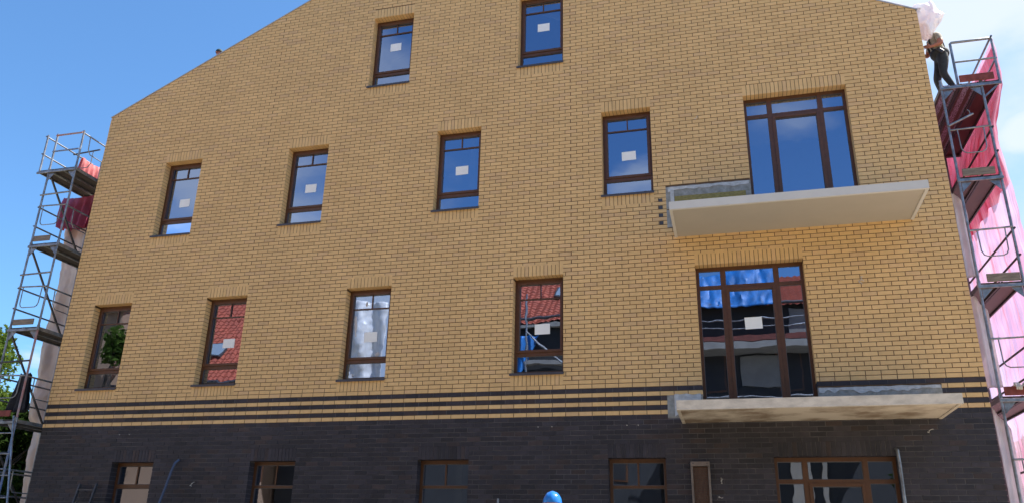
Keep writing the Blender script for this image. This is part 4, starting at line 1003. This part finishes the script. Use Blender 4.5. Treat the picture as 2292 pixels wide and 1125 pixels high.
# ------------------------------------------------------------------ the other side of the street, seen in the panes
def house(name, label, x0, x1, yf, dep, ez, rz, wallm, roofm, skylights=(), wins=(), gable_front=False):
    root = empty(name, ((x0+x1)/2, yf, GZ)); tag(root, label, 'house', 'houses across the street')
    def P(mb, nm, m, **k): return at_root(mb.build(nm, m, root, **k), root)
    mb = MB(); mb.box(x0, x1, yf-dep, yf, GZ, ez); P(mb, 'wall', wallm)
    ym = yf-dep/2; mb = MB(); sl = (rz-ez)/(dep/2)
    nx = int((x1-x0)/.075); ny = 26
    for side in (1, -1):
        base = len(mb.v)
        for j in range(ny*2):
            row = j//2; top_edge = j % 2
            t = (row+top_edge)/ny
            y = yf+.35*side-(dep/2+.35)*t if side == 1 else yf-dep-.35+(dep/2+.35)*t
            zb = ez-.35*sl+(rz-ez+.35*sl)*t
            for i in range(nx+1):
                x = x0-.2+(x1-x0+.4)*i/nx; z = zb+.035*math.sin(i*math.pi/2)+(.045 if not top_edge else 0)
                mb.v.append((x, y, z))
        for j in range(ny*2-1):
            for i in range(nx):
                a = base+j*(nx+1)+i; mb.f.append((a, a+1, a+nx+2, a+nx+1)); mb.m.append(0)
    mb.poly([(x0,yf,ez),(x0,ym,rz-.02),(x0,yf-dep,ez)]); mb.poly([(x1,yf,ez),(x1,ym,rz-.02),(x1,yf-dep,ez)])
    P(mb, 'roof', roofm)
    for sx, t, w, h in skylights:
        y = yf-dep/2*t; z = ez+(rz-ez)*t; n = Vector((0, sl, 1)).normalized() if False else Vector((0, -(-sl), 1)).normalized()
        up = Vector((0, -1, sl)).normalized()
        mb = MB(); mb.obox(Vector((sx, y, z))+Vector((0, sl, 1)).normalized()*.12, Vector((w/2, 0, 0)), up*h/2, Vector((0, sl, 1)).normalized()*.06); f = P(mb, 'skylight', M['darkmetal'])
        mb = MB(); mb.obox(Vector((sx, y, z))+Vector((0, sl, 1)).normalized()*.19, Vector((w/2-.08, 0, 0)), up*(h/2-.08), Vector((0, sl, 1)).normalized()*.008); mb.build('pane', mat('skylight_glass', (.2,.25,.3), .05), f).matrix_parent_inverse = Matrix.Identity(4)
    for wx, wz, ww, wh in wins:
        mb = MB(); mb.box(wx, wx+ww, yf-.02, yf+.04, wz, wz+wh); f = P(mb, 'window', M['frame'])
        mb = MB(); mb.box(wx+.07, wx+ww-.07, yf+.04, yf+.046, wz+.07, wz+wh-.07); mb.build('pane', M['darkopen'], f)
    mb = MB(); mb.tube([(x0-.2, yf+.42, ez-.08), (x1+.2, yf+.42, ez-.08)], .07, 10); P(mb, 'gutter', M['darkmetal'])
    return P
P5 = house('low_house', 'low dark house between the two tiled houses across the street', -21.1, -12.4, -24.5, 6, 5.0, 6.6, M['greyfac'], M['roofing'], (), [(-19.6, .3, 1, 1.6), (-16, .3, 1.2, 1.6)])
mb = MB(); mb.box(-18.6, -17.2, -24.5, -24.3, GZ, 4.6); P5(mb, 'gatepost_wall', M['pinkbrick'])
def wrap(u, v):
    x = -19.6+u*5.0; z = 6.3+v*6.6-.5*u*v
    return (x, -22.6+.16*math.sin(x*5+.6*z)+.25*nz(x, z*.5, 0, .9)+.08*nz(x, z, 3, 4), z)
o = grid(wrap, 60, 50).build('scaffold_wrap', M['inner'], smooth=True); solidify(o, .01); tag(o, 'pale grey protective sheet hung between the tiled houses across the street', 'plastic sheet')
W2 = [(x, z, 1.0, 1.5) for z in (.2, 3.2, 6.0) for x in (-8.2, -5.6, -3.2)]
P1 = house('tiled_house', 'house with red tiled roof opposite the middle of the brick building', -12, -.8, -22, 9, 10.9, 15.2, M['greyfac'], M['rooftile'], [(-5.4, .42, .9, 1.1)], W2)
P2 = house('tiled_house', 'lower house with a big red tiled roof opposite the left part of the brick building', -30, -21.3, -22, 10, 8.3, 14.6, M['pinkbrick'], M['rooftile'], [(-25.6, .34, 1.7, 1.2)], [(-26.5, 0, 1, 1.8), (-24, 0, 1, 1.8), (-21.4, 3.2, 1, 1.8)])
P3 = house('pale_brick_house', 'pale brick house at the far left across the street', -40, -30.6, -22, 9, 12.7, 15.5, M['pinkbrick'], M['roofing'], (), [(-33, 2.4, 1.2, 1.6)])
P4 = house('unfinished_house', 'unfinished dark grey house with blue tarpaulins opposite the balconies', 0, 12.5, -22, 10, 11.0, 13.9, M['greyfac'], M['rooftile'], (), [(1, .0, 1.2, 2), (3.6, .3, 1.2, 2), (6, .3, 1.3, 2), (1.2, 7.0, 1.1, 2), (4.5, 7.0, 1.1, 2)])
mb = MB(); mb.box(.2, 8.4, -22, -20.6, 9.0, 9.25); P4(mb, 'balcony', M['redbrown'])
mb = MB(); mb.box(.2, 8.4, -22, -20.6, 8.7, 8.97); P4(mb, 'balcony', M['concrete'])
mb = MB(); mb.box(.2, 8.4, -22, -20.6, 5.6, 5.85); P4(mb, 'balcony', M['concrete'])
mb = MB(); mb.box(3.0, 4.6, -22, -21.9, 7.2, 8.6); mb.box(5.2, 6.2, -22, -21.9, 9.4, 10.7); P4(mb, 'wall_patch', M['concrete'])
mb = MB(); mb.box(4.7, 5.5, -22, -21.9, 2.3, 4.0); mb.box(5.9, 6.1, -22, -21.85, 1.5, 4.2); P4(mb, 'wall_patch', M['pale'])
for z in (9.6, 9.95, 6.2, 6.55):
    mb = MB(); mb.tube([(.2, -20.62, z), (8.4, -20.62, z)], .03, 8); P4(mb, 'rail', M['steel'], smooth=True)
def tarp(u, v):
    x = -.6+u*5.4; z = 10.75+v*(2.4-.5*math.sin(u*4)); return (x, -21.35-.85*v*1.4+.10*nz(x*2.2, z*.6, 0, 2.0)+.05*nz(x*4, z*.8, 3, 3)+.12*nz(x, z, 5, .9), z+.1*nz(x, 2, 0, 3))
o = grid(tarp, 50, 20).build('tarpaulin', M['tarp'], smooth=True); solidify(o, .01); tag(o, 'blue tarpaulin over the eaves of the unfinished house across the street', 'tarpaulin', 'blue tarpaulins')
def tarp2(u, v):
    x = -7.6+u*(1.4*(1-.6*v)); return (x, -21.6+.1*math.sin(x*14), 9.9-v*1.8)
o = grid(tarp2, 24, 14).build('tarpaulin', M['tarp'], smooth=True); solidify(o, .01); tag(o, 'blue tarpaulin gathered on the wall of the tiled house across the street', 'tarpaulin', 'blue tarpaulins')
mb = MB()
for z in (8.6, 10.45): mb.bar((-9.4, -21.75, z), (-1, -21.75, z), .3, .18)
P1(mb, 'cornice', M['concrete'])
mb = MB(); mb.tube([(-6.75, -21.2, 3), (-6.75, -21.2, 11.9)], .05, 8); mb.tube([(-6.75, -21.2, 10.0), (-4.9, -21.2, 8.4)], .05, 8); P1(mb, 'pole', M['steel'], smooth=True)
tree('green tree beside the pale brick house across the street', (-29.8, -20.2, GZ), 11.5, 2.4, 0, 4500, M['leaf_d'], 21, .2, .2, 22, .45)
tree('dark green tree opposite the right end of the brick building', (10.5, -19.0, GZ), 6.5, 2.2, 0, 8000, M['leaf_d'], 22, .2, .2, 24, .2)
